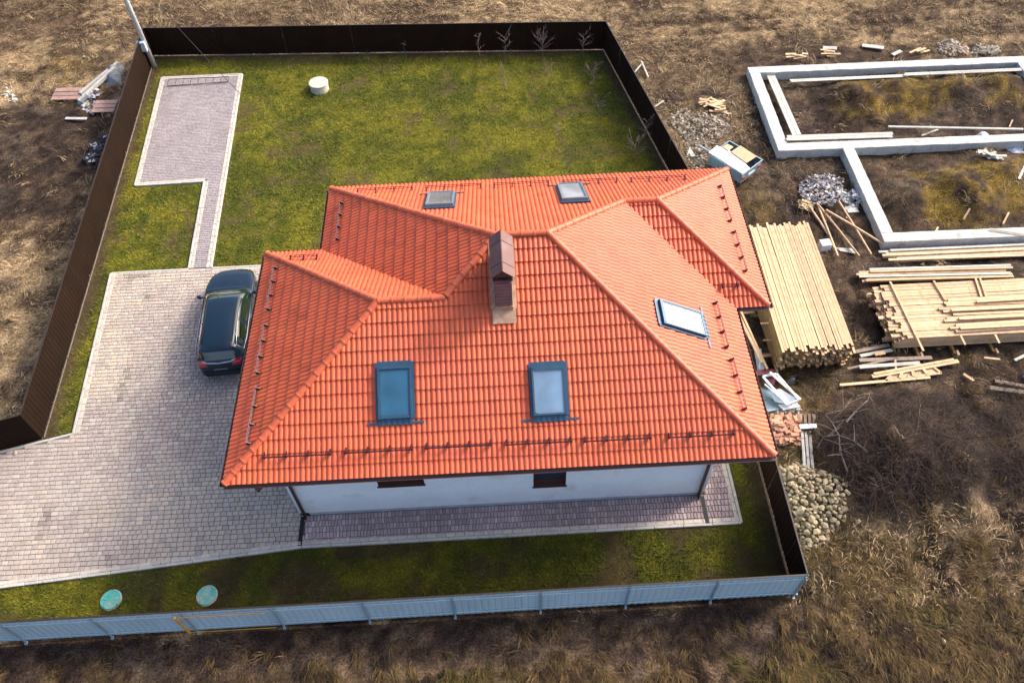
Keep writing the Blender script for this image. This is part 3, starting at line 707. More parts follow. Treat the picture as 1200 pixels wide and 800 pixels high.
# --- chimney
ch_y0, ch_y1 = 10.87, 12.28; zr = lambda y: HE+K*(y-yF)
cm = MB(); cm.box((-.03, (ch_y0+ch_y1)/2, 6.7), (.44, ch_y1-ch_y0, 1.84))
chim = cm.build('chimney', 'slate', house); chim['label'] = 'tall slate clad chimney with a brown gabled metal cap'
rows = MB()
for i in range(9):
    z = 6.35+i*.135
    rows.box((-.03, ch_y0-.012, z), (.452, .02, .125), Matrix.Rotation(.05, 3, 'X')); rows.box((-.03-.228, (ch_y0+ch_y1)/2, z), (.02, 1.40, .125)); rows.box((-.03+.228, (ch_y0+ch_y1)/2, z), (.02, 1.40, .125))
rows.build('slate_courses', 'slate', chim)
cp = MB(); y0, y1 = 10.83, 12.36; ap = 8.02; eh = 7.74
for s in (-1, 1):
    xe = -.03+s*.33
    vs = [(-.03, y0, ap), (-.03, y1, ap), (xe, y1, eh), (xe, y0, eh)]; vs += [(x, y, z-.025) for x, y, z in vs]
    cp.add(vs, [(0, 1, 2, 3), (7, 6, 5, 4), (0, 3, 7, 4), (3, 2, 6, 7), (2, 1, 5, 6)] if s < 0 else [(3, 2, 1, 0), (4, 5, 6, 7), (4, 7, 3, 0), (7, 6, 2, 3), (6, 5, 1, 2)])
    for i in range(2): cp.beam((-.03+s*.02, y0+.35+i*.8, ap-.006), (xe, y0+.35+i*.8, eh+.005), .012, .010)
cp.tube([(-.03, y0-.01, ap+.01), (-.03, y1+.01, ap+.01)], .02, 6); cp.build('cap_roof', 'capmet', chim)
gb = MB(); gb.add([(-.33, y0+.05, eh-.02), (.27, y0+.05, eh-.02), (-.03, y0+.05, ap-.04), (-.33, y1-.05, eh-.02), (.27, y1-.05, eh-.02), (-.03, y1-.05, ap-.04)], [(0, 1, 2), (4, 3, 5)]); gb.build('gable', 'fascia', chim)
ga = MB()
for sx in (-.2, .14):
    for y in (ch_y0+.05, 11.57, ch_y1-.05): ga.box((sx, y, 7.68), (.05, .05, .12))
ga.box((-.03, 11.57, 7.635), (.54, 1.5, .035)); ga.build('louvre', 'gutter', chim)
fl = MB(); 
def rz(y): return zr(y)+.095
fl.add([(-.36, 10.50, rz(10.50)), (.30, 10.50, rz(10.50)), (.30, 10.86, rz(10.86)+.02), (-.36, 10.86, rz(10.86)+.02)], [(0, 1, 2, 3)])
for s in (-1, 1):
    x0 = -.03+s*.235; x1 = -.03+s*.36
    q = [(x0, 10.86, rz(10.86)+.022), (x1, 10.86, rz(10.86)+.022), (x1, 12.5, rz(12.5)+.02), (x0, 12.5, rz(12.5)+.02)]
    fl.add(q, [(0, 1, 2, 3)] if s > 0 else [(3, 2, 1, 0)])
    fl.box((-.03+s*.245, 11.5, rz(11.5)+.02), (.012, 1.35, .25), Matrix.Rotation(math.atan(K), 3, 'X'))
fl.box((-.03, 10.83, rz(10.85)+.08), (.50, .03, .16)); fl.build('flashing', 'flash', chim)
# cable from the eave to the pole
# ------------------------------------------------------------------ fences
def sheet(L, h, z0=.04, depth=.012, pitch=.19):
    n = max(2, round(L/pitch)); p = L/n; pr = []
    for i in range(n): pr += [(i*p, 0), (i*p+p*.55, 0), (i*p+p*.65, depth), (i*p+p*.9, depth)]
    pr.append((L, 0)); mb = MB(); m_ = len(pr)
    for off, mi in ((0, 0), (-.003, 1)):
        vs = [(x, y+off, z) for z in (z0, h) for x, y in pr]; fs = [(i, i+1, m_+i+1, m_+i) for i in range(m_-1)]
        if mi == 0: fs = [f[::-1] for f in fs]
        mb.add(vs, fs, mi)
    return mb
def fence(name, label, a, b, h=1.557, out_posts=False, gate=None, strip=True, group=None, z0=.04):
    """local x from a to b; local +y is the inside of the plot"""
    a = Vector((*a, 0)); b = Vector((*b, 0)); d = b-a; L = d.length; t = thing(name, label, 'fence', a, math.atan2(d.y, d.x), group)
    n = max(1, round(L/1.15)); s = L/n; me = sheet(s+.0, h, z0).mesh('fence_panel', ['sheet_in', 'sheet_out'])
    for i in range(n):
        o = bpy.data.objects.new('fence_panel', me); link(o, t); o.location = (i*s, rnd.uniform(-.004, .004), rnd.uniform(-.004, .004)); o.rotation_euler = (rnd.uniform(-.004, .004), 0, 0)
    oy = -.045
    m_ = max(2, round(L/2.6)); pm = MB().box((0, oy+.012, h/2-.06), (.05, .035, h-.02)).mesh('post', ['post_out'])
    for i in range(m_+1):
        o = bpy.data.objects.new('post', pm); link(o, t); o.location = (min(max(i*L/m_, .04), L-.04), 0, 0)
        f = MB().box((min(max(i*L/m_, .04), L-.04), oy-.03, -.02), (.07, .07, .06)); f.build('post_foot', 'post_out', t, local=True)
    for z in (.28, h-.22):
        MB().box((L/2, oy+.018, z), (L-.1, .03, .04)).build('rail', 'post_out' if not out_posts else 'sheet_out', t, local=True)
    tr = MB()
    for i in range(int(L/.19)): tr.box((i*.19+.09, -.018, h-.20), (.06, .018, .03)); tr.box((i*.19+.09, -.018, .135), (.06, .018, .03))
    o = tr.build('screw_caps', 'rail', t, local=True); tag(o, kind='stuff')
    MB().box((L/2, .008, h+.012), (L, .045, .02)).build('top_trim', 'post_in', t, local=True)
    if strip: MB().box((L/2, .05, -.01), (L-.1, .035, .06)).build('base_strip', 'joint', t, local=True)
    return t, L
fence('back_fence', 'dark brown profiled sheet fence along the far edge of the lawn', FBR, FBL)
fence('side_fence', 'dark brown sheet fence on the right between lawn and building site', KNK, FBR)
fence('side_fence', 'dark sheet fence on the right between front grass and stone heap', FFR, KNK)
fence('side_fence', 'brown sheet fence on the left with sunlit inner face beside path', FBL, FLC)
fence('entrance_fence', 'short dark sheet fence turning off at the driveway entrance', FLC, (-22.0, 9.75), group=None)
ft, FL_ = fence('front_fence', 'long pale blue grey sheet fence in front of the house', (-19.5, 4.50), FFR, out_posts=True, z0=.07)
xg0 = P(205, 735, 1.2).x+19.5; xg1 = P(312, 728, 1.2).x+19.5
gm = MB(); gm.beam((xg0+.02, -.10, .1), (xg0+.02, -.10, 1.42), .06, .05, (0, 1, 0)); gm.box(((xg0+xg1)/2, -.09, 1.37), (xg1-xg0, .02, .02)); gm.box(((xg0+xg1)/2, -.09, .13), (xg1-xg0, .02, .02))
o = gm.build('gate_frame', 'rust', ft, local=True); o['label'] = 'orange primed gate frame on the pale fence'

# ------------------------------------------------------------------ car
def car():
    c = thing('parked_car', 'glossy dark blue estate car parked on the driveway beside the house', 'car', (-10.22, 15.85, .06), R_(3.4))
    st = [
     (2.40, .60, [(.5, .30), (.58, .36), (.60, .48), (.60, .55), (.58, .60), (.50, .62), (.40, .63), (.32, .635), (.24, .64), (.12, .64), (0, .64)]),
     (2.30, .78, [(.66, .22), (.76, .30), (.78, .50), (.78, .62), (.76, .70), (.68, .73), (.58, .75), (.46, .76), (.32, .77), (.16, .775), (0, .78)]),
     (2.0, .88, [(.75, .20), (.86, .28), (.88, .52), (.87, .72), (.84, .82), (.76, .86), (.66, .885), (.52, .895), (.36, .91), (.18, .918), (0, .92)]),
     (1.5, .92, [(.80, .20), (.90, .28), (.925, .55), (.915, .80), (.885, .91), (.80, .945), (.70, .965), (.55, .975), (.38, .99), (.2, 1.0), (0, 1.005)]),
     (1.08, .92, [(.80, .20), (.91, .28), (.93, .55), (.92, .83), (.89, .95), (.83, .985), (.74, 1.01), (.60, 1.03), (.42, 1.05), (.2, 1.06), (0, 1.065)]),
     (.70, .92, [(.80, .20), (.91, .28), (.93, .55), (.925, .85), (.895, .97), (.86, .995), (.79, 1.12), (.70, 1.22), (.56, 1.28), (.28, 1.31), (0, 1.32)]),
     (.28, .92, [(.80, .20), (.91, .28), (.93, .55), (.925, .86), (.895, .98), (.865, 1.0), (.76, 1.22), (.64, 1.42), (.53, 1.50), (.28, 1.535), (0, 1.54)]),
     (-.4, .92, [(.80, .20), (.91, .28), (.93, .55), (.925, .87), (.895, .99), (.865, 1.01), (.75, 1.26), (.62, 1.48), (.51, 1.555), (.27, 1.59), (0, 1.60)]),
     (-1.2, .92, [(.80, .20), (.91, .28), (.93, .55), (.925, .88), (.895, 1.0), (.865, 1.02), (.75, 1.26), (.62, 1.47), (.51, 1.545), (.27, 1.585), (0, 1.59)]),
     (-1.85, .91, [(.78, .22), (.90, .30), (.92, .56), (.91, .89), (.88, 1.01), (.85, 1.03), (.74, 1.25), (.62, 1.42), (.51, 1.49), (.27, 1.525), (0, 1.53)]),
     (-2.05, .90, [(.76, .24), (.88, .32), (.90, .56), (.89, .90), (.86, 1.01), (.83, 1.03), (.75, 1.19), (.67, 1.34), (.57, 1.42), (.30, 1.455), (0, 1.46)]),
     (-2.25, .87, [(.74, .26), (.85, .34), (.87, .56), (.86, .88), (.83, .97), (.79, .99), (.72, 1.01), (.62, 1.04), (.50, 1.06), (.26, 1.07), (0, 1.07)]),
     (-2.36, .84, [(.70, .28), (.82, .36), (.84, .54), (.82, .78), (.79, .85), (.74, .87), (.66, .88), (.56, .89), (.44, .90), (.22, .905), (0, .905)]),
     (-2.42, .78, [(.64, .32), (.74, .38), (.76, .50), (.74, .58), (.70, .62), (.64, .63), (.56, .64), (.46, .64), (.36, .64), (.18, .64), (0, .64)])]
    G = np.array([[(x, s[0], z) for x, z in s[2]] for s in st]); G[:, :, 2] = np.where(G[:, :, 2] > 1.0, 1.0+(G[:, :, 2]-1.0)*.86, G[:, :, 2])
    G[:, :, 0] *= (1-.10*np.clip((np.abs(G[:, :, 1])-1.3)/1.1, 0, 1)**1.5)
    G[:, :, 1] -= np.sign(G[:, :, 1])*.16*(np.abs(G[:, :, 0])/.9)**3*np.clip((np.abs(G[:, :, 1])-1.2)/1.1, 0, 1)
    def cr(A, k):
        n = len(A); out = []
        for i in range(n-1):
            p0, p1, p2, p3 = A[max(i-1, 0)], A[i], A[i+1], A[min(i+2, n-1)]
            for j in range(k):
                t = j/k; out.append(.5*((2*p1)+(-p0+p2)*t+(2*p0-5*p1+4*p2-p3)*t*t+(-p0+3*p1-3*p2+p3)*t**3))
        out.append(A[-1]); return np.array(out)
    SI, SJ = 4, 3
    G = cr(G, SI); G = cr(G.transpose(1, 0, 2), SJ).transpose(1, 0, 2)
    ni, nj = G.shape[:2]; full = np.concatenate([G, (G*np.array([-1, 1, 1]))[:, ::-1][:, 1:]], 1); nf = full.shape[1]
    fi = lambda a: a*SI
    owner = {}
    def region(i, j):
        jj = j if j < nj-1 else 2*(nj-1)-1-j; s = i/SI; q = jj/SJ; side = 'r' if j < nj-1 else 'l'
        if 4.1 <= s < 6.0 and q >= 6.4: return 'windshield'
        if 10.1 <= s < 11.0 and q >= 7.0: return 'rear_window'
        if 5 <= s < 9.6 and 5.3 <= q < 7: 
            if abs(s-7.3) < .13: return 'body'
            if abs(s-8.85) < .13: return 'body'
            return 'side_window_%s%d' % (side, 0 if s < 7.3 else (1 if s < 8.85 else 2))
        if 4.3 <= s < 5 and 6.0 <= q < 6.4: return 'body'
        if 11.0 <= s < 12.1 and 3.4 <= q < 7.6: return 'tail_'+side
        if .3 <= s < 1.6 and 3.6 <= q < 6: return 'head_'+side
        if 6.0 <= s < 10.1 and q >= 8: return 'roof_panel'
        if 1.2 <= s < 4.0 and q >= 5.6: return 'bonnet'
        return 'body'
    groups = {}
    for i in range(ni-1):
        for j in range(nf-1):
            groups.setdefault(region(i, j), []).append((i*nf+j, (i+1)*nf+j, (i+1)*nf+j+1, i*nf+j+1))
    flat = full.reshape(-1, 3)
    names = {'windshield': ('windscreen', 'glass_car'), 'rear_window': ('rear_window', 'glass_rear'), 'tail_r': ('tail_light', 'red'), 'tail_l': ('tail_light', 'red'),
             'head_r': ('headlight', 'chrome'), 'head_l': ('headlight', 'chrome'), 'roof_panel': ('roof', 'carpaint'), 'bonnet': ('bonnet', 'carpaint'), 'body': ('body', 'carpaint')}
    for gname, fs in groups.items():
        used = sorted(set(k for f in fs for k in f)); mp = {k: n for n, k in enumerate(used)}; mb = MB()
        mb.add([tuple(flat[k]) for k in used], [tuple(mp[k] for k in f) for f in fs])
        if gname == 'body':
            e0 = [mp[k] for k in range(nf) if k in mp]; mb.add([tuple(flat[k]) for k in range(nf)], [tuple(range(nf))[::-1]]); mb.add([tuple(flat[(ni-1)*nf+k]) for k in range(nf)], [tuple(range(nf))])
        nm, mt = names.get(gname, ('side_window', 'glass_car')); mb.build(nm, mt, c, True, local=True)
    sm = MB(); X_ = lambda i, j: tuple(np.array(full[i, j])*1.0+np.array((0, 0, .003)))
    i_ = 4*SI; sm.tube([X_(i_, j) for j in range(nf) if 5*SJ <= (j if j < nj else 2*(nj-1)-j)], .008, 4)
    for jj in (int(5.5*SJ), 2*(nj-1)-int(5.5*SJ)): sm.tube([X_(i, jj) for i in range(SI*1+2, 4*SI+1)], .007, 4)
    for s_ in (5.2, 7.3, 8.9):
        for sd_ in (0, 1): sm.tube([tuple(np.array(full[int(s_*SI), (j if sd_ == 0 else 2*(nj-1)-j)])*np.array((1.004, 1, 1))) for j in range(2*SJ, int(5.3*SJ))], .007, 4)
    sm.build('panel_gap', 'black', c, local=True)
    for sx in (-1, 1):
        mr = MB(); mr.lathe([(.001, -.07), (.07, -.05), (.10, 0), (.09, .05), (.05, .075)], (0, 0, 0), 10)
        mr.v = [(sx*(1.03)+v[0]*1.15, .78+v[1]*.75, 1.04+v[2]) for v in mr.v]; mr.build('mirror', 'carpaint', c, True, local=True)
        MB().beam((sx*.88, .80, 1.0), (sx*.98, .79, 1.02), .05, .04).build('mirror_arm', 'black', c, local=True)
        MB().tube([(sx*.885, .75, 1.0), (sx*.892, -.4, 1.015), (sx*.888, -1.3, 1.025), (sx*.85, -1.85, 1.05), (sx*.66, -1.85, 1.31), (sx*.635, -1.2, 1.41), (sx*.635, -.4, 1.42), (sx*.665, .28, 1.37)], .011, 5).build('window_trim', 'chrome', c, True, local=True)
        MB().tube([(sx*.54, .1, 1.455), (sx*.53, -.5, 1.485), (sx*.53, -1.2, 1.48), (sx*.53, -1.75, 1.435)], .018, 6).build('roof_rail', 'black', c, True, local=True)
        for y in (.0, -1.0): MB().box((sx*.94, y-.25, .90), (.03, .2, .03)).build('door_handle', 'chrome', c, local=True)
        for y in (1.42, -1.38):
            wh = MB()
            prof = [(.20, -.10), (.33, -.10), (.345, -.07), (.345, .07), (.33, .10), (.20, .10)]
            vs = []; n = 24
            for r_, o_ in prof:
                for k in range(n): t = 2*math.pi*k/n; vs.append((sx*.845+o_, y+r_*math.cos(t), .345+r_*math.sin(t)))
            wh.add(vs, [(i*n+k, i*n+(k+1) % n, (i+1)*n+(k+1) % n, (i+1)*n+k) for i in range(len(prof)-1) for k in range(n)]); wl = wh.build('wheel', 'black', c, True, local=True)
            rm = MB().tube([(sx*.86, y, .345), (sx*.93, y, .345)], [.21, .20], 20)
            for k in range(5): t = 2*math.pi*k/5; rm.beam((sx*.94, y, .345), (sx*.94, y+.19*math.cos(t), .345+.19*math.sin(t)), .05, .02, (1, 0, 0))
            rm.build('rim', 'chrome', wl, local=True)
            ar = MB(); pts = [(sx*.925, y+.40*math.cos(t), .345+.40*math.sin(t)) for t in [math.pi*k/10 for k in range(11)]]; ar.tube(pts, .022, 5); ar.build('wheel_arch', 'black', c, True, local=True)
    MB().tube([(-.66, -2.17, .985), (-.4, -2.30, .985), (0, -2.345, .985), (.4, -2.30, .985), (.66, -2.17, .985)], .030, 6).build('chrome_strip', 'chrome', c, True, local=True)
    MB().box((0, -2.43, .55), (1.2, .05, .14)).build('bumper', 'black', c, local=True)
    MB().box((0, -2.395, .70), (.46, .03, .09)).build('licence_plate', 'greyframe', c, local=True)
    MB().beam((-.35, .98, 1.09), (.25, .86, 1.17), .02, .015).build('wiper', 'black', c, local=True)
    MB().beam((.15, .99, 1.09), (.68, .86, 1.15), .02, .015).build('wiper', 'black', c, local=True)
    MB().box((0, -1.98, 1.415), (.95, .14, .025)).build('spoiler', 'carpaint', c, local=True)
    un = MB().box((0, 0, .3), (1.5, 4.3, .2)); un.build('underbody', 'black', c, local=True)
car()

# ------------------------------------------------------------------ pole, cabinet, cable, well ring, lids, lattice
pb_ = P(181, 78); pole = thing('utility_pole', 'tall pale concrete utility pole in the far left corner', 'utility pole', pb_)
top = pb_+Vector((-.03, .02, 8.2)); MB().tube([pb_-Vector((0, 0, .1)), pb_+(top-pb_)*.5, top], [.125, .115, .10], 10).build('shaft', 'pole', pole, True)
MB().box(pb_+Vector((0, 0, 7.8)), (1.2, .08, .08)).build('crossarm', 'pole', pole)
for s in (-.5, 0, .5): MB().tube([pb_+Vector((s, 0, 7.85)), pb_+Vector((s, 0, 8.0))], .04, 8).build('insulator', 'white', pole)
bx = P(167, 58, 1.15); bx = Vector((pb_.x-.12, pb_.y-.17, 1.25))
cb = thing('meter_box', 'light blue meter box strapped to the concrete pole', 'box', bx-Vector((0, 0, .26)))
MB().bbox(bx, (.40, .20, .50), .02).build('housing', 'cabinet', cb); MB().tube([bx+Vector((-.03, -.10, .12)), bx+Vector((-.03, -.12, .12))], .05, 12).build('dial', 'cable', cb); MB().box(bx+Vector((0, .1, .1)), (.3, .06, .04)).build('strap', 'iron', cb)
ca = pb_+Vector((.05, -.1, 6.3)); cbp = Vector((xL1+.1, yB, ez)); cpts = [ca+(cbp-ca)*t-Vector((0, 0, .35*4*t*(1-t))) for t in [i/12 for i in range(13)]]
tag(MB().tube(cpts, .012, 4).build('overhead_cable', 'cable', None, True), 'thin dark cable from the concrete pole to the roof corner', 'cable')
wr = P(375, 105); t = thing('well_ring', 'pale round concrete well ring standing on the lawn', 'well', wr)
MB().lathe([(.44, -.05), (.44, .34), (.43, .36)], wr, 28).build('ring', 'wellring', t, True); MB().lathe([(.47, .36), (.47, .41), (.45, .425)], wr, 28).build('cover', 'wellring', t)
for (u, v, lb) in ((129.5, 702, 'turquoise round septic lid nearest the front left fence end'), (242, 697, 'turquoise round septic lid with grey patch right of its twin')):
    p = P(u, v, .05); t = thing('septic_lid', lb, 'manhole cover', (p.x, p.y, 0), group='turquoise lids in the front grass')
    MB().lathe([(.30, .0), (.30, .045), (.285, .055), (.27, .048)], (p.x, p.y, 0), 30).build('cover', 'lid', t)
    h = MB().lathe([(.32, -.02), (.32, .02)], (p.x, p.y, 0), 30); h.build('rim', 'kerb', t)
    hb = MB()
    for s in (-1, 1): hb.box((p.x+s*.17, p.y, .058), (.06, .03, .014))
    for k in range(8): hb.beam((p.x+.09*math.cos(k*.785), p.y+.09*math.sin(k*.785), .052), (p.x+.25*math.cos(k*.785), p.y+.25*math.sin(k*.785), .052), .02, .014)
    hb.build('grip', 'lid', t)
a, b, c_, d_ = P(196, 101, .1), P(267, 96, .1), P(268, 90, .35), P(198, 93, .35)
t = thing('lattice_girder', 'rusty welded lattice leaning at the far end of the path', 'girder', ((a+b)/2).to_tuple()[:2]+(0,))
for q, r_ in ((a, b), (d_, c_)): MB().tube([q, r_], .018, 6).build('bar', 'iron', t)
for i in range(9):
    s = i/8; MB().tube([a+(b-a)*s, d_+(c_-d_)*s], .012, 5).build('rung', 'iron', t)

# ------------------------------------------------------------------ building site
zf = .45
fd = thing('house_foundation', 'pale cast concrete foundation strips of an unbuilt house', 'foundation', (12.5, 18.2, 0))
for i, (a, b, wd) in enumerate((((12.31, 29.9), (25.65, 29.75), .50), ((12.56, 29.65), (12.56, 24.47), .50), ((12.31, 24.22), (25.65, 24.05), .50), ((25.4, 29.50), (25.4, 24.31), .50), ((15.36, 23.96), (15.36, 18.78), .50), ((15.11, 18.53), (25.65, 18.40), .50))):
    mb = MB(); a = Vector((*a, 0)); b = Vector((*b, 0)); d = (b-a); L = d.length; n = int(L/.4); d.normalize(); sd = Vector((-d.y, d.x, 0)); vs = []
    for k in range(n+1):
        p = a+d*(L*k/n)
        for s, z in ((-1, -.2), (-1, zf-.02), (-.94, zf), (.94, zf), (1, zf-.02), (1, -.2)):
            vs.append(p+sd*(s*wd/2+rnd.uniform(-.008, .008))+Vector((0, 0, z+(rnd.uniform(-.008, .008) if z > 0 else 0)-i*.003)))
    mb.add(vs, [(k*6+j, k*6+j+1, (k+1)*6+j+1, (k+1)*6+j) for k in range(n) for j in range(5)]+[(0, 5, 4, 3, 2, 1), tuple(n*6+j for j in range(6))])
    mb.f = [tuple(reversed(f)) for f in mb.f]; mb.build('foundation_wall', 'concrete', fd)
def board(name, label, pts, wd, th, z, m='oldboard', cat='board', group=None, n=1, gap=.01):
    """a board, or n boards side by side, from one end to the other"""
    a, b = P(*pts[0], z), P(*pts[1], z); d = (b-a).normalized(); sd = Vector((-d.y, d.x, 0)); 
    if n == 1:
        t = MB().beam(a, b, wd, th).build(name, m, None); tag(t, label, cat, group); return t
    t = thing(name, label, cat, (a+b)/2-Vector((0, 0, z)), 0, group)
    for i in range(n):
        o = sd*((i-(n-1)/2)*(wd+gap)); e = rnd.uniform(-.05, .05)
        MB().beam(a+o+d*e, b+o+d*e+Vector((0, 0, rnd.uniform(-.01, .01))), wd, th).build('plank', m, t)
board('formwork_board', 'wide pale formwork panel inside the left foundation strip', ((903, 88), (934, 159)), .19, .04, .30, n=2)
board('formwork_board', 'long pale board inside the far foundation strip, left one', ((926, 95), (1063, 89)), .10, .035, .33, n=2)
board('formwork_board', 'long pale board inside the far foundation strip, right one', ((1060, 87.5), (1210, 81)), .10, .035, .40, n=2)
board('formwork_board', 'short pale double board on the near foundation strip', ((922, 162), (1046, 158)), .17, .035, .48, n=2)
board('batten', 'long pinkish batten lying inside the foundation', ((1041, 148.5), (1199, 151.5)), .10, .05, .5, 'oldboard', 'batten')
board('batten', 'short broken white batten beside the long pinkish one', ((1080, 159), (1099, 152)), .07, .03, .3, 'oldboard', 'batten')
board('batten', 'thin tan batten lying on the nearest foundation strip', ((1160, 268), (1205, 275)), .06, .03, .50, 'plank', 'batten')
for i, (a, b, lb) in enumerate((((950, 244), (970, 274), 'short straw coloured pole at the left of the fanned poles'), ((957.5, 238), (982, 300), 'steep straw coloured pole, second from the left of the fanned poles'),
        ((959, 240), (1007, 300), 'straw coloured pole in the middle of the fanned poles'), ((983, 236), (1021, 298), 'straw coloured pole at the right of the fanned poles'), ((968, 246), (1035, 286), 'straw coloured pole crossing over the others to the foundation corner'))):
    A = P(*a, .15+.04*i); B = P(*b, .10+.04*i); tag(MB().tube([A, (A+B)/2+Vector((0, 0, .02)), B], .045, 6).build('wooden_pole', 'plank', None), lb, 'pole', 'fanned poles beside the lumber')
# lumber stacks
def stack_y():
    p0, p1, p2, p3 = P(875, 262, 1.2), P(950, 260, 1.2), P(1000, 403, 1.2), P(916, 412, 1.2)
    t = thing('lumber_stack', 'tall stack of long straw coloured battens beside the roof corner', 'lumber stack', ((p2.x+p3.x)/2, (p2.y+p0.y)/2, 0))
    n = 26; L_ = 11; lay = 1.14/L_; cache = []
    for k in range(6):
        mb = MB(); mb.box((0, 0, 0), (.086, 6.0, lay-.012)); me = mb.mesh('plank', ['plank', 'plankend'])
        for pi, p in enumerate(me.polygons): p.material_index = 0 if abs(p.normal.z) > .5 and p.normal.z > 0 else 1
        cache.append(me)
    x0 = p3.x; wtot = p2.x-p3.x
    for l in range(L_):
        for i in range(n):
            if l < L_-1 and 2 < i < n-2 and (l < 2): continue
            f = (i+.5)/n; x = x0+wtot*f+rnd.uniform(-.01, .01); ye = 12.78+rnd.uniform(-.2, .12)-rnd.uniform(0, .14)*(l < L_-1); skew = (p0.x-p3.x)*0+(f-.5)*.01
            o = inst(cache[rnd.randrange(6)], 'plank', t, (x, ye+3.0, .12+lay*(l+.5)+rnd.uniform(-.008, .008)), (0, 0, rnd.uniform(-.004, .004)))
    for y in (13.4, 15.2, 17.6): MB().box((p3.x+wtot/2, y, .05), (wtot+.5, .1, .1)).build('bearer', 'plankend', t)
    for l, y in ((5, 13.6), (7, 14.2)): MB().box((x0-.05, y, .12+lay*l+.02), (.5, .05, .03)).build('sticker', 'plank', t)
stack_y()
def stack_x():
    y0, y1 = 13.30, 15.80; x0 = 14.15
    t = thing('lumber_stack', 'low broad stack of straw coloured boards laid crosswise with jagged left end', 'lumber stack', (17.1, 14.5, 0))
    n = 17; L_ = 7; lay = .082; wd = (y1-y0)/n; cache = []
    for k in range(5):
        mb = MB(); mb.box((0, 0, 0), (6.0, wd-.012, lay-.012)); me = mb.mesh('plank', ['plank', 'plankend'])
        for p in me.polygons: p.material_index = 0 if p.normal.z > .5 or p.normal.y < -.5 else 1
        cache.append(me)
    for l in range(L_):
        for i in range(n):
            inst(cache[rnd.randrange(5)], 'plank', t, (x0+3.0+rnd.uniform(-.26, .10)-rnd.uniform(.1, .4)*(l < L_-1), y0+wd*(i+.5)+rnd.uniform(-.008, .008), .18+lay*(l+.5)+rnd.uniform(-.004, .004)), (0, 0, rnd.uniform(-.003, .003)))
    zt = .18+lay*L_
    for i in range(11):
        for l in range(2):
            if l == 1 and i % 3: continue
            y = y0+.22+i*.135; xx = x0+1.6+rnd.uniform(-.35, 1.1)*(.3+.7*(i > 3))+l*.35
            inst(cache[rnd.randrange(5)], 'plank', t, (xx+3.0, y+rnd.uniform(-.03, .03), zt+.04+l*.08), (0, 0, rnd.uniform(-.012, .012)), (1, .8, .7))
    for (a, b) in (((1043, 330), (1082, 411)), ((1094, 329), (1108, 352)), ((1143, 326), (1150, 348)), ((1148, 325), (1156, 349)), ((1125, 392), (1131, 404)), ((1166, 392), (1171, 402))):
        A, B = P(*a, zt+.05), P(*b, zt+.03); MB().beam(A, B, .07, .04).build('spacer', 'plank', t)
    for x in (14.7, 16.0, 17.4, 18.8):
        MB().box((x, 14.5, .11), (.09, 3.1, .12)).build('bearer', 'plankend', t); MB().box((x+.12, 12.98, .06), (.07, .2, .22)).build('prop', 'plank', t)
stack_x()
def small_stack(label, pts, zt, n, wd, mlist):
    a, b = P(*pts[0], zt), P(*pts[1], zt); c = (a+b)/2; t = thing('plank_pile', label, 'plank pile', (c.x, c.y, 0)); d = (b-a).normalized(); sd = Vector((-d.y, d.x, 0)); up = Vector((0, 0, 1))
    for i in range(n):
        for l in range(2):
            if l == 0 or i % 2 == 0:
                o = sd*((i-(n-1)/2)*wd+rnd.uniform(-.03, .03))+up*(l*.06-.06); e = rnd.uniform(-.35, .25)
                MB().beam(a+o+d*e, b+o+d*(e*.5)+up*rnd.uniform(-.02, .02)+sd*rnd.uniform(-.05, .05), wd*.8, .05).build('plank', mlist[i % len(mlist)], t)
small_stack('loose pile of straw boards between stack and foundation', ((1015, 322), (1185, 317)), .25, 6, .12, ['plank', 'plank', 'oldboard'])
small_stack('boards lying right against the near foundation strip', ((1043, 299), (1215, 292)), .20, 5, .13, ['plank', 'oldboard', 'plank'])
# loose planks below the stacks
LP = [((1003, 412), (1042, 404), .14, 'weather', 'grey weathered board at the foot of the tall lumber stack'), ((1008, 417), (1045, 410), .13, 'oldboard', 'second pale board at the foot of the tall lumber stack'),
      ((1007, 422), (1092, 419), .15, 'weather', 'long grey board behind the fallen frame'), ((993, 432), (1052, 419), .08, 'weather', 'thin slanting grey lath behind the fallen frame'),
      ((1007, 430), (1078, 425), .14, 'oldboard', 'silvery board just behind the leaning tan board'), ((1022, 441), (1123, 423), .15, 'plank', 'wide tan board resting on the fallen frame'),
      ((1024, 438), (1118, 421), .10, 'plank', 'narrow tan board behind the wide tan one'), ((984, 451), (1090, 442), .10, 'plank', 'long thin tan board in front of the fallen frame'),
      ((1049, 421), (1050, 433), .07, 'plank', 'short upright offcut on the silvery board'), ((1025, 415), (1037, 413), .14, 'plank', 'small yellow offcut between grey boards'),
      ((1129, 438), (1141, 446), .10, 'plank', 'small pale offcut on the dark soil right of the frame'), ((1166, 446), (1210, 454), .13, 'weather', 'upper grey brown board at the right by the brush mound'),
      ((1160, 454), (1212, 461), .16, 'weather', 'lower wide grey brown board at the right by the brush mound'), ((1189, 422), (1208, 413), .10, 'oldboard', 'pale board end under the broad stack'), ((1153, 419), (1172, 421), .07, 'plank', 'thin lath under the broad stack')]
for i, (a, b, wd, m, lb) in enumerate(LP):
    z = .12+.025*(i % 5)+(.08 if i in (5, 6) else 0); g0 = gz(*P(*a, z).xy); g1 = gz(*P(*b, z).xy)
    A, B = P(*a, z), P(*b, z); A.z = max(z, g0+.05); B.z = max(z, g1+.05); tag(MB().beam(A, B, wd, .035).build('loose_plank', m, None), lb, 'plank', 'loose planks below the stacks')
fa_, fb_, fc_, fd_ = P(1036, 447, .16), P(1091, 442, .16), P(1103, 438, .20), P(1090, 428, .24)
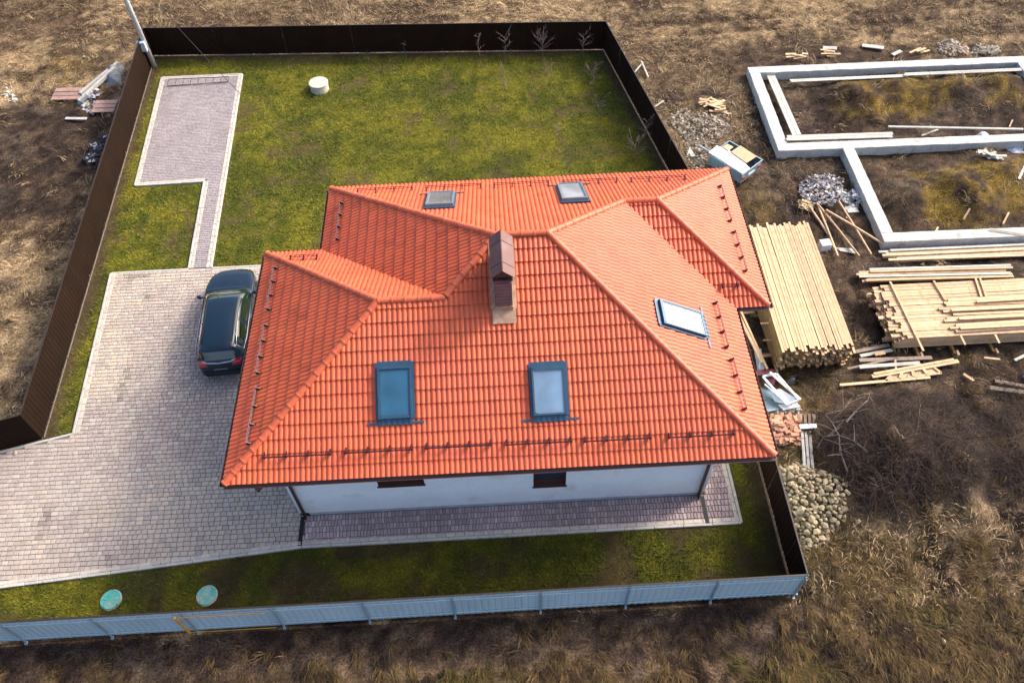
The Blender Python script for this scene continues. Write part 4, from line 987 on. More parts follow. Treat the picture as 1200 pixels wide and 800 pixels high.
t = thing('battened_frame', 'tan wooden frame with cross battens lying under leaning board', 'frame', (fa_.x, fa_.y, 0)); cen = [(1038, 446), (1103, 437), (1092, 429), (1045, 438)]; q = [P(u, v, .17) for u, v in cen]  # a plain wooden frame with cross battens, not a pallet
for a, b in ((0, 1), (1, 2), (3, 2), (0, 3)): MB().beam(q[a], q[b], .08, .05).build('side', 'plank', t)
for s in (.25, .5, .75): MB().beam(q[0]+(q[1]-q[0])*s+Vector((0, 0, .03)), q[3]+(q[2]-q[3])*s+Vector((0, 0, .03)), .10, .03).build('batten', 'plank', t)
MB().add([v-Vector((0, 0, .02)) for v in q], [(0, 1, 2, 3)]).build('sheet', 'ply', t)
for a, b, z, wd, lb, m in (((862, 362), (893, 425), .9, .10, 'long tan board leaning beside the roof corner', 'plank'), ((866, 360), (899, 432), .85, .07, 'narrow tan board beside the leaning one at the roof', 'plank'), ((871, 367), (884, 366), .5, .08, 'short crosspiece between boards below the roof', 'plank'), ((893, 417), (904, 416), .5, .1, 'little crosspiece near the debris heap', 'plank')):
    tag(MB().beam(P(*a, z), P(*b, z-.25), wd, .05).build('loose_plank', m, None), lb, 'plank', 'boards beside the house wall')

# --- irregular stones
def rock_mesh(seed, sub=0, flat=.7):
    r = random.Random(seed); import bmesh; bm = bmesh.new(); bmesh.ops.create_icosphere(bm, subdivisions=1, radius=1)
    ax = Vector((r.uniform(-1, 1), r.uniform(-1, 1), r.uniform(-1, 1))).normalized()
    for v in bm.verts:
        v.co *= r.uniform(.68, 1.18); v.co.z *= flat; v.co.x *= 1.25
    me = bpy.data.meshes.new('stone')
    for _ in range(3):
        n_ = Vector((r.uniform(-1, 1), r.uniform(-1, 1), r.uniform(-.3, 1))).normalized(); c_ = r.uniform(.45, .7)
        for v in bm.verts:
            k_ = v.co.dot(n_)
            if k_ > c_: v.co -= n_*(k_-c_)
    bm.to_mesh(me); bm.free(); return me
RK = [rock_mesh(i, flat=.62+.03*i) for i in range(8)]
for m_ in RK: m_.materials.append(M['stone'])
SP = px([(909, 550), (930, 543), (950, 550), (975, 562), (990, 575), (984, 597), (988, 614), (965, 636), (948, 646), (940, 636), (928, 600), (918, 572)])
def heap(poly, label, n, rr, hh, me_list, name='stone_pile', part='stone', cat='stone pile'):
    cx = sum(p[0] for p in poly)/len(poly); cy = sum(p[1] for p in poly)/len(poly); t = thing(name, label, cat, (cx, cy, gz(cx, cy)))
    xs_ = [p[0] for p in poly]; ys_ = [p[1] for p in poly]; k = 0; placed = []
    tries = 0
    while k < n and tries < 20000:
        tries += 1; x, y = rnd.uniform(min(xs_), max(xs_)), rnd.uniform(min(ys_), max(ys_)); d = float(pdist(np.array([x]), np.array([y]), poly)[0])
        if d < 0: continue
        r_ = rnd.uniform(*rr); 
        z0 = gz(x, y)+r_*.3
        for (qx, qy, qz, qr) in placed:
            dd = math.hypot(qx-x, qy-y)
            if dd < (qr+r_)*.85: z0 = max(z0, qz+math.sqrt(max(0, ((qr+r_)*.85)**2-dd*dd))*.62)
        if z0 > gz(x, y)+hh*min(1, d/.5+.25): continue
        placed.append((x, y, z0, r_)); k += 1
        o = inst(me_list[rnd.randrange(len(me_list))], part, t, (x, y, z0), (rnd.uniform(-.3, .3), rnd.uniform(-.3, .3), rnd.uniform(0, 6.28)), (r_, r_, r_))
    return t
heap(SP, 'heap of pale rounded fieldstones outside the right fence corner', 270, (.06, .17), .24, RK)
for (u, v, lb) in ((1000, 618, 'lone pale stone lying right of the fieldstone heap'), (948, 637, 'pale stone fallen at the near tip of the heap')):
    p = P(u, v); o = inst(RK[2], 'loose_stone', None, (p.x, p.y, gz(p.x, p.y)+.06), (0, 0, 1), (.11, .11, .11)); tag(o, lb, 'stone')
# rubble as one heap nobody could count
def rubble(poly, label, n, rr, cols, hmax=.12, name='rubble_heap', fall=.8):
    mb = MB(); xs_ = [p[0] for p in poly]; ys_ = [p[1] for p in poly]; N = 0
    X_ = np.array([rnd.uniform(min(xs_), max(xs_)) for _ in range(n*3)]); Y_ = np.array([rnd.uniform(min(ys_), max(ys_)) for _ in range(n*3)])
    d = pdist(X_, Y_, poly)+.5*(fbm(X_, Y_, 1.5, 3, 5)-.6); H = hgt(X_, Y_)
    for x, y, dd, h in zip(X_, Y_, d, H):
        if dd < 0 or N >= n or rnd.random() > min(1, .25+dd/fall): continue
        N += 1; r_ = rnd.uniform(*rr)*(1.0 if rnd.random() < .8 else 1.5); c = cols[rnd.randrange(len(cols))]; f = rnd.uniform(.75, 1.2); mb.cc = tuple(a*f for a in c)
        rot = Matrix.Rotation(rnd.uniform(0, 6.3), 3, 'Z') @ Matrix.Rotation(rnd.uniform(-.5, .5), 3, 'X') @ Matrix.Rotation(rnd.uniform(-.5, .5), 3, 'Y')
        mb.box((x, y, h+r_*.3+rnd.uniform(0, hmax)*min(1, dd)), (r_*2*rnd.uniform(.7, 1.5), r_*2*rnd.uniform(.6, 1.1), r_*rnd.uniform(.6, 1.3)), rot, taper=rnd.uniform(.5, .95))
    o = mb.build(name, 'rubble'); return tag(o, label, 'rubble', kind='stuff')
rubble(px([(782, 138), (795, 126), (815, 128), (850, 132), (862, 148), (845, 170), (830, 185), (820, 205), (810, 195), (795, 165)]), 'spread of pale stone rubble outside the far right fence', 1300, (.025, .07), [(.34, .28, .21), (.22, .18, .13), (.42, .36, .28), (.12, .09, .07)])
rubble(px([(1094, 62), (1100, 50), (1115, 48), (1134, 56), (1130, 66), (1110, 68)]), 'pale stone rubble beyond the far foundation strip', 160, (.05, .11), [(.36, .32, .25), (.25, .21, .16)], .15)
rubble(px([(1137, 62), (1145, 53), (1172, 56), (1172, 64), (1150, 66)]), 'second patch of stone rubble nearer the photo edge', 120, (.05, .1), [(.36, .32, .25), (.25, .21, .16)], .1)
rubble(px([(1112, 64), (1118, 56), (1132, 57), (1134, 66)]), 'pinkish brick rubble between the stone patches', 60, (.05, .1), [(.50, .32, .24)], .15)
rubble(px([(985, 222), (1008, 224), (1010, 250), (990, 262), (984, 245)]), 'scattered grey chips beside the foundation corner', 90, (.03, .09), [(.42, .44, .46), (.30, .30, .30), (.5, .5, .5)], .05)
rubble(px([(90, 118), (108, 112), (116, 120), (112, 134), (98, 132)]), 'pale plaster crumbs between the pallets', 70, (.03, .07), [(.55, .55, .5), (.4, .4, .42)], .05)
rubble(px([(0, 104), (14, 100), (20, 118), (4, 124)]), 'pale crumbs at the far left of the field', 40, (.03, .08), [(.6, .58, .52)], .05)
rubble(px([(878, 100), (884, 90), (890, 130), (885, 145)]), 'dark gravel along the left foundation strip', 80, (.03, .07), [(.2, .2, .24), (.36, .37, .42)], .04)
# brick pile
bk = MB().bbox((0, 0, 0), (.25, .12, .065), .006).mesh('brick', ['brick'])
t = thing('brick_pile', 'slumped pile of salmon bricks outside the right fence', 'brick pile', (*P(922, 505).xy, 0)); bo = P(922, 507)
for l, n in ((0, 46), (1, 36), (2, 26), (3, 14)):
    for i in range(n):
        u = 902+rnd.uniform(l*2, 36-l*2); v = 488+rnd.uniform(l*2, 34-l*2); p = P(u, v, 0); inst(bk, 'brick', t, (p.x, p.y, .05+l*.07+rnd.uniform(0, .03)), (rnd.uniform(-.25, .25), rnd.uniform(-.25, .25), rnd.choice((0, 1.57))+rnd.uniform(-.3, .3)))
# concrete posts and boards beside the bricks
for i, (u, lb) in enumerate(((941.5, 'left pale concrete bar of the bundle between bricks and stones'), (946, 'middle pale concrete bar of the bundle between bricks and stones'), (950.5, 'right pale concrete bar of the bundle between bricks and stones'))):
    tag(MB().beam(P(u-2, 505, .12), P(u+2, 556, .10), .09, .10).build('concrete_bar', 'oldboard', None), lb, 'concrete bar', 'bundle of concrete bars')
tag(MB().beam(P(937, 500, .25), P(957, 499, .25), .16, .05).build('white_slab', 'white', None), 'short white slab lying across the concrete bars', 'slab')
for i in range(4):
    u = 938+i*5.2; tag(MB().beam(P(u, 485, .12), P(u+1, 503, .12), .10, .04).build('grey_board', 'weather', None), ['first', 'second', 'third', 'fourth'][i]+' of four short grey boards above the brick pile', 'board', 'four grey boards')
rubble(px([(898, 472), (935, 468), (942, 482), (930, 490), (905, 492)]), 'plaster and mortar rubble above the brick pile', 170, (.03, .08), [(.55, .56, .57), (.45, .45, .46), (.5, .4, .35)], .1)
# debris heap of white panels
def panel(name, label, pts, z, th, m, cat):
    n = len(pts); v = [P(u, w_, zz) for (u, w_), zz in zip(pts, z)]; nrm = (v[1]-v[0]).cross(v[2]-v[0]).normalized()
    if nrm.z < 0: v = v[::-1]; nrm = -nrm
    mb = MB(); mb.add(v+[p-nrm*th for p in v], [tuple(range(n)), tuple(range(2*n-1, n-1, -1))]+[(i+n, (i+1) % n+n, (i+1) % n, i)[::1] for i in range(n)])
    o = mb.build(name, m, None); return tag(o, label, cat)
panel('plastic_sheet', 'large pale blue plastic panel at the bottom of the debris heap', [(886, 452), (905, 458), (922, 478), (900, 482), (890, 470)], [.12]*5, .04, 'trailer', 'panel')
panel('plastic_sheet', 'bright white curved panel in the middle of the debris heap', [(902, 458), (914, 455), (932, 466), (928, 475), (908, 470)], [.35, .45, .45, .3, .3], .03, 'whitesheet', 'panel')
panel('plastic_sheet', 'narrow white panel pointing right from the debris heap', [(912, 474), (934, 472), (938, 476), (918, 480)], [.2]*4, .03, 'white', 'panel')
panel('metal_sheet', 'maroon metal sheet at the far end of the debris heap', [(884, 434), (907, 432), (908, 437), (886, 440)], [.5]*4, .02, 'redsheet', 'sheet')
panel('metal_sheet', 'small maroon sheet inside the white window frame', [(898, 443), (909, 444), (907, 451), (897, 449)], [.3]*4, .02, 'redsheet', 'sheet')
panel('glass_sheet', 'pale grey green sheet beside the roof edge', [(884, 412), (892, 408), (896, 432), (888, 436)], [.4, .5, .3, .3], .02, 'glass_pale', 'sheet')
t = thing('window_frame', 'discarded white plastic window frame leaning on the debris heap', 'window frame', (*P(912, 455).xy, 0)); q = [P(894, 441, .55), P(910, 438, .6), P(936, 468, .45), P(922, 474, .30)]
for a, b in ((0, 1), (1, 2), (2, 3), (3, 0)): MB().beam(q[a], q[b], .07, .06).build('side', 'white', t)
tag(MB().beam(P(902, 436, .7), P(938, 468, .35), .07, .06).build('plastic_profile', 'white', None), 'long white plastic profile along the right of the debris', 'profile')
tag(MB().beam(P(896, 450, .5), P(916, 468, .4), .05, .05).build('plastic_profile', 'bluefilm', None), 'bluish plastic profile across the debris heap', 'profile')
tag(inst(RK[4], 'rubbish_bag', None, (*P(926, 450).xy, .25), (0, 0, .4), (.14, .12, .28)), 'crumpled grey bag right of the debris heap', 'bag')
# trash heap near the poles
def shreds(poly, label, n, mcols, name, s=(.05, .16)):
    mb = MB(); xs_ = [p[0] for p in poly]; ys_ = [p[1] for p in poly]; k = 0
    while k < n:
        x, y = rnd.uniform(min(xs_), max(xs_)), rnd.uniform(min(ys_), max(ys_))
        if not inpoly(np.array([x]), np.array([y]), poly)[0]: continue
        k += 1; c = mcols[rnd.randrange(len(mcols))]; f = rnd.uniform(.8, 1.15); mb.cc = tuple(a*f for a in c); a_ = rnd.uniform(*s); b_ = a_*rnd.uniform(.4, 1); rot = Matrix.Rotation(rnd.uniform(0, 6.3), 3, 'Z') @ Matrix.Rotation(rnd.uniform(-.7, .7), 3, 'X')
        z = gz(x, y)+.05+rnd.uniform(0, .18)
        vs = [Vector((-a_, -b_, 0)), Vector((0, -b_*1.1, a_*.3)), Vector((a_, -b_, 0)), Vector((a_, b_, a_*.2)), Vector((0, b_, -a_*.2)), Vector((-a_, b_, a_*.1))]
        mb.add([rot @ v+Vector((x, y, z)) for v in vs], [(0, 1, 4, 5), (1, 2, 3, 4)])
    return tag(mb.build(name, 'rubble'), label, 'rubbish', kind='stuff')
shreds(px([(936, 218), (948, 210), (968, 208), (986, 214), (984, 232), (974, 244), (952, 242), (936, 234)]), 'heap of torn white and blue packaging film by the poles', 700, [(.5, .5, .52), (.30, .30, .33), (.12, .12, .15), (.6, .58, .55), (.30, .26, .23), (.16, .12, .1)], 'packaging_heap', (.025, .08))
shreds(px([(933, 238), (952, 242), (950, 250), (936, 247)]), 'tan wood shavings below the packaging heap', 60, [(.6, .45, .25)], 'shavings_heap', (.04, .1))
shreds(px([(996, 228), (1006, 226), (1008, 236), (998, 238)]), 'white crumpled film scraps beside the foundation', 14, [(.65, .65, .68)], 'film_scraps', (.06, .14))
p = P(966, 288, .15); tag(MB().bbox((p.x, p.y, .18), (.42, .36, .36), .02, Matrix.Rotation(.1, 3, 'Z')).build('foam_block', 'white'), 'white foam block beside the tall lumber stack', 'block')
panel('foam_sheet', 'flat pale sheet under the fanned poles', [(979, 290), (1002, 291), (1003, 297), (985, 294)], [.08]*4, .04, 'oldboard', 'sheet')
panel('foam_sheet', 'small pale slab near the foundation corner', [(992, 244), (1004, 243), (1007, 248), (994, 249)], [.1]*4, .05, 'oldboard', 'slab')
tag(inst(RK[1], 'plastic_scrap', None, (*P(1199, 443).xy, .12), (0, 0, .4), (.1, .05, .05)), 'small blue plastic scrap at the right edge', 'scrap')
# offcut heaps and small boards beyond the fence
def offcuts(label, poly, n, L, m, name='offcut_heap', ang=None):
    c = P(*poly[0]); poly = px(poly); cx = sum(p[0] for p in poly)/len(poly); cy = sum(p[1] for p in poly)/len(poly); t = thing(name, label, 'wood offcuts', (cx, cy, gz(cx, cy))); xs_ = [p[0] for p in poly]; ys_ = [p[1] for p in poly]; k = 0
    while k < n:
        x, y = rnd.uniform(min(xs_), max(xs_)), rnd.uniform(min(ys_), max(ys_))
        if not inpoly(np.array([x]), np.array([y]), poly)[0]: continue
        k += 1; l_ = rnd.uniform(*L); a = rnd.uniform(-.9, .5) if ang is None else ang+rnd.uniform(-.25, .25); z = gz(x, y)+.05+.2*k/n
        d = Vector((math.cos(a), math.sin(a), rnd.uniform(-.15, .15)))*l_/2; MB().beam(Vector((x, y, z))-d, Vector((x, y, z))+d, rnd.uniform(.07, .14), .03).build('offcut', m, t)
offcuts('heap of pale wood offcuts above the stone rubble', [(820, 122), (833, 118), (852, 128), (855, 134), (838, 134), (822, 128)], 26, (.35, .8), 'plank')
offcuts('scatter of white sticks inside the second foundation room', [(1135, 187), (1150, 186), (1165, 193), (1172, 199), (1160, 197)], 16, (.25, .6), 'oldboard')
offcuts('tan boards beyond the far foundation strip, leftmost', [(914, 66), (936, 66), (937, 71), (918, 72)], 5, (.4, .8), 'plank', ang=.05)
offcuts('tan boards beyond the far foundation strip, second group', [(960, 65), (980, 63), (981, 69), (962, 70)], 5, (.4, .8), 'plank', ang=.1)
offcuts('pinkish boards beyond the far foundation strip', [(1060, 64), (1080, 59), (1085, 63), (1066, 67)], 5, (.4, .8), 'plank', ang=.2)
for (a, b, wd, lb) in (((965, 54), (981, 56), .28, 'grey white board beyond the foundation, left'), ((1011, 52), (1036, 56), .26, 'grey white board beyond the foundation, longer one'), ((1046, 64), (1056, 60), .2, 'small white piece beside the pinkish boards'),
        ((940, 62), (947, 63), .12, 'tiny white slab beyond the foundation'), ((808, 174), (813, 182), .20, 'white slab at the near end of the rubble'), ((806, 180), (809, 172), .06, 'white splinter beside the slab in the rubble'),
        ((752, 70), (760, 90), .07, 'pale leaning lath just outside the fence'), ((744, 83), (752, 74), .06, 'shorter pale lath outside the fence'), ((768, 124), (778, 117), .06, 'curved pale stick outside the fence'),
        ((1129, 257), (1134, 249), .07, 'short stake in the second foundation room, middle'), ((1175, 263), (1181, 251), .07, 'short stake in the second foundation room, right'), ((1096, 272), (1100, 265), .07, 'short stake by the near foundation strip'), ((1150, 182), (1155, 175), .06, 'small stake behind the white sticks'), ((1184, 147), (1187, 140), .06, 'tiny stake inside the first foundation room'),
        ((1192, 213), (1200, 196), .10, 'pale trestle leg at the right edge'), ((76, 137.5), (101, 138.5), .16, 'pale slab on the dark soil outside the left fence')):
    A = P(*a, .15); B = P(*b, .15); A.z = gz(A.x, A.y)+.08; B.z = gz(B.x, B.y)+.12; tag(MB().beam(A, B, wd, .04).build('scrap_board', 'oldboard' if 'stake' not in lb else 'plank', None), lb, 'board', 'scattered scrap boards')
# trailer
def trailer():
    A, B, C2, D2 = Vector((9.12, 23.54)), Vector((10.20, 24.16)), Vector((11.30, 23.02)), Vector((10.14, 22.16))
    cen = (A+B+C2+D2)/4; ax = ((D2-A)+(C2-B)).normalized(); ang = math.atan2(ax.y, ax.x); L, Wd = 1.75, 1.36
    t = thing('car_trailer', 'small grey steel trailer loaded with white and tan sheets', 'trailer', (cen.x, cen.y, 0), ang)
    b = MB(); z0, z1 = .38, .80
    b.box((0, 0, z0), (L, Wd, .04))
    for s in (-1, 1): b.box((0, s*(Wd/2-.012), (z0+z1)/2+.02), (L, .025, z1-z0))
    for s in (-1, 1): b.box((s*(L/2-.012), 0, (z0+z1)/2+.018), (.025, Wd-.055, z1-z0-.005))
    b.build('body', 'trailer', t, local=True)
    r = MB()
    for s in (-1, 1): r.box((0, s*(Wd/2), z1+.025), (L+.04, .05, .03)); r.box((s*L/2, 0, z1+.023), (.05, Wd-.06, .03))
    for s in (-1, 1):
        for x in (-.8, -.27, .27, .8): r.box((x, s*(Wd/2+.012), .6), (.04, .02, .38))
    r.build('rim', 'trailer', t, local=True)
    for s in (-1, 1):
        w_ = MB(); w_.tube([(0, s*(Wd/2+.03), .27), (0, s*(Wd/2+.19), .27)], .27, 18); wl = w_.build('wheel', 'black', t, local=True); MB().tube([(0, s*(Wd/2+.19), .27), (0, s*(Wd/2+.20), .27)], .14, 12).build('rim', 'white', wl, local=True)
        MB().box((0, s*(Wd/2+.11), .57), (.7, .2, .02)).build('mudguard', 'trailer', t, local=True)
        MB().box((L/2+.02, s*(Wd/2-.14), .58), (.03, .16, .12)).build('tail_light', 'red', t, local=True)
    MB().box((L/2+.015, 0, .55), (.02, .4, .1)).build('licence_plate', 'white', t, local=True)
    MB().beam((-L/2, 0, .36), (-L/2-1.0, 0, .36), .07, .07).build('drawbar', 'trailer', t, local=True)
    return t, ang, cen
tt, tang, tc = trailer()
rz_ = Matrix.Rotation(tang, 3, 'Z'); tc3 = Vector((tc.x, tc.y, 0))
def ontrailer(name, lb, pts, m, cat, th=.03):
    v = [tc3+rz_ @ Vector(p) for p in pts]; mb = MB(); n = len(v); mb.add(v+[p-Vector((0, 0, th)) for p in v], [tuple(range(n)), tuple(range(2*n-1, n-1, -1))]+[(i+n, (i+1) % n+n, (i+1) % n, i) for i in range(n)]); tag(mb.build(name, m, None), lb, cat)
ontrailer('bent_sheet', 'bent white sheet lying across the near half of the trailer', [(-.98, -.62, .90), (-.45, -.64, .93), (.2, -.66, .87), (.86, -.66, .88), (.86, -.18, .89), (.2, .02, .90), (-.45, .06, .93), (-.98, -.08, .95)], 'whitesheet', 'sheet')
ontrailer('plywood_sheet', 'tan plywood sheet lying on the far side of the trailer', [(-.30, .02, .955), (.58, -.05, .925), (.62, .60, .92), (-.28, .64, .95)], 'ply', 'sheet')
ontrailer('plywood_sheet', 'small pale plywood piece at the front of the trailer', [(-.75, .0, .965), (-.42, .0, .965), (-.42, .34, .965), (-.72, .32, .965)], 'plank', 'sheet')
tag(inst(RK[3], 'dark_bag', None, tc3+rz_ @ Vector((.7, .48, .55)), (0, 0, .3), (.13, .13, .3)), 'dark blue bag in the corner of the trailer', 'bag')
# left field items
def pallet(lb, u0, v0, u1, v1, n):
    a, b = P(u0, v0, .12), P(u1, v1, .12); t = thing('pallet', lb, 'pallet', (*((a+b)/2).xy, 0)); dy = (a.y-b.y)/n
    for i in range(n): MB().box(((a.x+b.x)/2, a.y-dy*(i+.5), .14+rnd.uniform(-.01, .01)), (b.x-a.x, dy*.82, .03), Matrix.Rotation(-.03, 3, 'Z')).build('slat', 'pinkwood', t)
    for x in (a.x+.06, (a.x+b.x)/2, b.x-.06): MB().box((x, (a.y+b.y)/2, .07), (.09, a.y-b.y, .10)).build('bearer', 'weather', t)
pallet('pinkish pallet with spaced slats in the dry grass on the left', 66, 104, 92, 117, 3); pallet('pinkish pallet against the outside of the left fence', 113, 118, 133, 132, 3)
for (a, b, lb) in (((94, 110), (138, 74), 'long pale post leaning beside the dark tarpaulin'), ((93, 119), (134, 80), 'second pale post beside the dark tarpaulin'), ((95, 119), (103, 111), 'short pale post stub at the end of the leaning posts')):
    tag(MB().beam(P(*a, .15), P(*b, .35), .16, .14).build('concrete_post', 'oldboard', None), lb, 'post', 'pale posts outside the left fence')
# tarpaulin as a crumpled sheet
def lump(name, lb, pts, h, m, cat, n=16, seed=3):
    poly = px(pts); xs_ = np.linspace(min(p[0] for p in poly), max(p[0] for p in poly), n); ys_ = np.linspace(min(p[1] for p in poly), max(p[1] for p in poly), n); X_, Y_ = np.meshgrid(xs_, ys_)
    d = pdist(X_, Y_, poly); Z_ = hgt(X_, Y_)-.05+h*sst(-.12, .5, d)*(.45+1.1*fbm(X_, Y_, 2.2, 3, seed)); keep = d > -.15; mb = MB(); mb.add(list(zip(X_.ravel(), Y_.ravel(), Z_.ravel())), [(j*n+i, j*n+i+1, (j+1)*n+i+1, (j+1)*n+i) for j in range(n-1) for i in range(n-1) if keep[j, i] and keep[j+1, i+1]])
    return tag(mb.build(name, m, None, True), lb, cat)
lump('film_sheet', 'bluish film draped beside the near foundation strip at right', [(1176, 176), (1186, 168), (1200, 172), (1202, 180), (1186, 181)], .3, 'bluefilm', 'film')
lump('film_sheet', 'bluish film lump behind the near foundation strip', [(1138, 160), (1152, 153), (1160, 158), (1152, 163)], .4, 'bluefilm', 'film')
lump('tarpaulin', 'crumpled dark tarpaulin over a heap outside the left fence', [(118, 98), (124, 84), (136, 76), (146, 76), (142, 102), (125, 102)], .45, 'tarp', 'tarpaulin')
shreds(px([(100, 185), (112, 172), (122, 160), (128, 165), (118, 190), (104, 196)]), 'black and white rubbish against the left fence outside', 80, [(.03, .03, .035), (.05, .05, .06), (.5, .5, .52)], 'rubbish_heap', (.06, .16))
shreds(px([(100, 112), (116, 108), (118, 116), (104, 118)]), 'white torn film between pallets and tarpaulin', 26, [(.6, .6, .65), (.3, .33, .4)], 'film_scraps', (.05, .12))
for (u, v, lb) in ((153, 137, 'white stone at the inner foot of the left fence, far one'), (141, 186, 'white stone at the inner foot of the left fence, near one'), (112, 293, 'small pale stone inside the left fence near the driveway'), (99, 69, 'white speck of stone in the field beyond the pallets'), (820, 143, 'pale lump in the stone rubble'), (1105, 752, 'pale stone in the dry grass at bottom right'), (19, 532, 'white stone on the driveway by the entrance fence')):
    p = P(u, v); o = inst(RK[5], 'white_stone', None, (p.x, p.y, max(0.05, gz(p.x, p.y)+.05) if not inpoly(np.array([p.x]), np.array([p.y]), PLOT)[0] else .05), (0, 0, v), (.12, .10, .10)); tag(o, lb, 'stone')
tag(MB().tube([P(149, 61, .0), P(149, 61, .0)+Vector((-.05, 0, .75))], .03, 6).build('rusty_stake', 'iron'), 'rusty steel stake outside the far left fence', 'stake')

# ------------------------------------------------------------------ saplings
def sapling(u, v, h, n, lb, spread=.45, seed=0):
    r = random.Random(seed); b = P(u, v); t = thing('sapling', lb, 'sapling', (b.x, b.y, 0), 0, 'young bare trees on the lawn')
    pts = [b+Vector((r.uniform(-.02, .02)*k, r.uniform(-.02, .02)*k, h*k/5)) for k in range(6)]; MB().tube(pts, [.016-.0024*k for k in range(6)], 6).build('trunk', 'bark', t)
    if n:
        cr_ = MB()
        for i in range(n):
            k = r.uniform(.35, .98); p = b+Vector((0, 0, h*k)); a = r.uniform(0, 6.28); l_ = spread*r.uniform(.5, 1.1)*(1.15-k*.5); d = Vector((math.cos(a), math.sin(a), r.uniform(.5, 1.2))); q = p+d*l_; cr_.tube([p, p+d*l_*.5+Vector((0, 0, .03)), q], [.008, .006, .003], 4, cap=False)
            for j in range(5):
                s_ = p+d*l_*r.uniform(.25, 1); a2 = a+r.uniform(-1.3, 1.3); cr_.tube([s_, s_+Vector((math.cos(a2), math.sin(a2), r.uniform(.2, 1.1)))*l_*r.uniform(.3, .6)], [.005, .0025], 3, cap=False)
        cr_.build('crown', 'bark', t)
for i, (u, v, h, n, sp, lb) in enumerate(((434, 83, 1.0, 0, 0, 'thin bare stake sapling, leftmost along the far fence'), (478, 82, 1.6, 2, .2, 'thin bare stake sapling, second along the far fence'), (521, 81, 1.2, 0, 0, 'thin bare stake sapling, third along the far fence'),
        (563, 80, 1.9, 7, .3, 'slim sapling with small crown before the far fence'), (592, 78, 1.7, 14, .6, 'sapling with forked crown before the far fence'), (636, 68, 1.25, 18, .6, 'densest bare sapling before the far fence'),
        (683, 72, 1.5, 10, .45, 'sapling in the far right corner of the lawn'), (592, 118, 1.7, 12, .55, 'sapling in the second row below the forked one'), (645, 105, 1.2, 10, .5, 'pale sapling in the second row, middle'), (693, 112, 1.6, 14, .6, 'sapling in the second row near the right fence'),
        (755, 170, 1.3, 12, .4, 'bare sapling against the right fence'), (703, 142, 1.2, 8, .5, 'faint sapling in the third row near the fence'), (742, 190, 1.3, 14, .6, 'spreading pale sapling close to the roof and right fence'), (668, 206, 1.3, 6, .4, 'small dark sapling near the back eave'), (655, 165, .8, 8, .5, 'low bushy sapling in the middle of the bare patch'))):
    sapling(u, v, h, n, lb, sp or .3, i)
# field saplings outside
sapling_out = [(775, 72, 1.6, 'leafless shrub standing in the field outside the fence corner')]
for u, v, h, lb in sapling_out:
    b = P(u, v); t = thing('bare_shrub', lb, 'shrub', (b.x, b.y, 0)); cr_ = MB(); r = random.Random(5)
    for i in range(7): a = r.uniform(0, 6.28); cr_.tube([b, b+Vector((math.cos(a)*.15, math.sin(a)*.15, h*.5)), b+Vector((math.cos(a)*.35, math.sin(a)*.35, h*r.uniform(.7, 1)))], [.012, .008, .004], 4)
    cr_.build('stems', 'bark', t)

# ------------------------------------------------------------------ fallen branches and brush
def branch(lb, pts, r0, side=5, seed=1):
    r = random.Random(seed); pp = []
    for u, v, dz in pts: q = P(u, v, .5); z = gz(q.x, q.y)+dz; q = P(u, v, z); pp.append(q)
    t = thing('fallen_branch', lb, 'branch', pp[0]); MB().tube(pp, [r0*(1-.75*i/(len(pp)-1)) for i in range(len(pp))], 6).build('stem', 'branch', t)
    tw = MB()
    for i in range(side):
        k = r.uniform(.2, .95)*(len(pp)-1); a = int(k); p = pp[a]+(pp[min(a+1, len(pp)-1)]-pp[a])*(k-a); an = r.uniform(0, 6.28); d = Vector((math.cos(an), math.sin(an), r.uniform(0, .5))); L = r.uniform(.4, .9); tw.tube([p, p+d*L*.5+Vector((0, 0, .05)), p+d*L], [.018, .012, .006], 4)
    tw.build('twigs', 'branch', t)
branch('long curved bare branch lying on the left of the brush mound', [(993, 552, .1), (985, 530, .2), (983, 510, .3), (976, 496, .35), (968, 486, .35)], .035, 7, 1)
branch('pale forked branch near the fallen frame', [(992, 494, .2), (1004, 480, .3), (1017, 469, .4), (1020, 458, .5)], .035, 6, 2)
branch('short pale branch upper left of the brush mound', [(980, 489, .1), (990, 478, .3), (998, 466, .4)], .025, 3, 3)
branch('arched dark branch across the left of the mound', [(958, 524, .1), (965, 512, .3), (982, 509, .35), (1000, 516, .3), (1012, 526, .2)], .025, 5, 4)
branch('thin upright branch on the crest of the mound', [(1076, 500, .1), (1077, 485, .4), (1079, 473, .6)], .02, 4, 6)
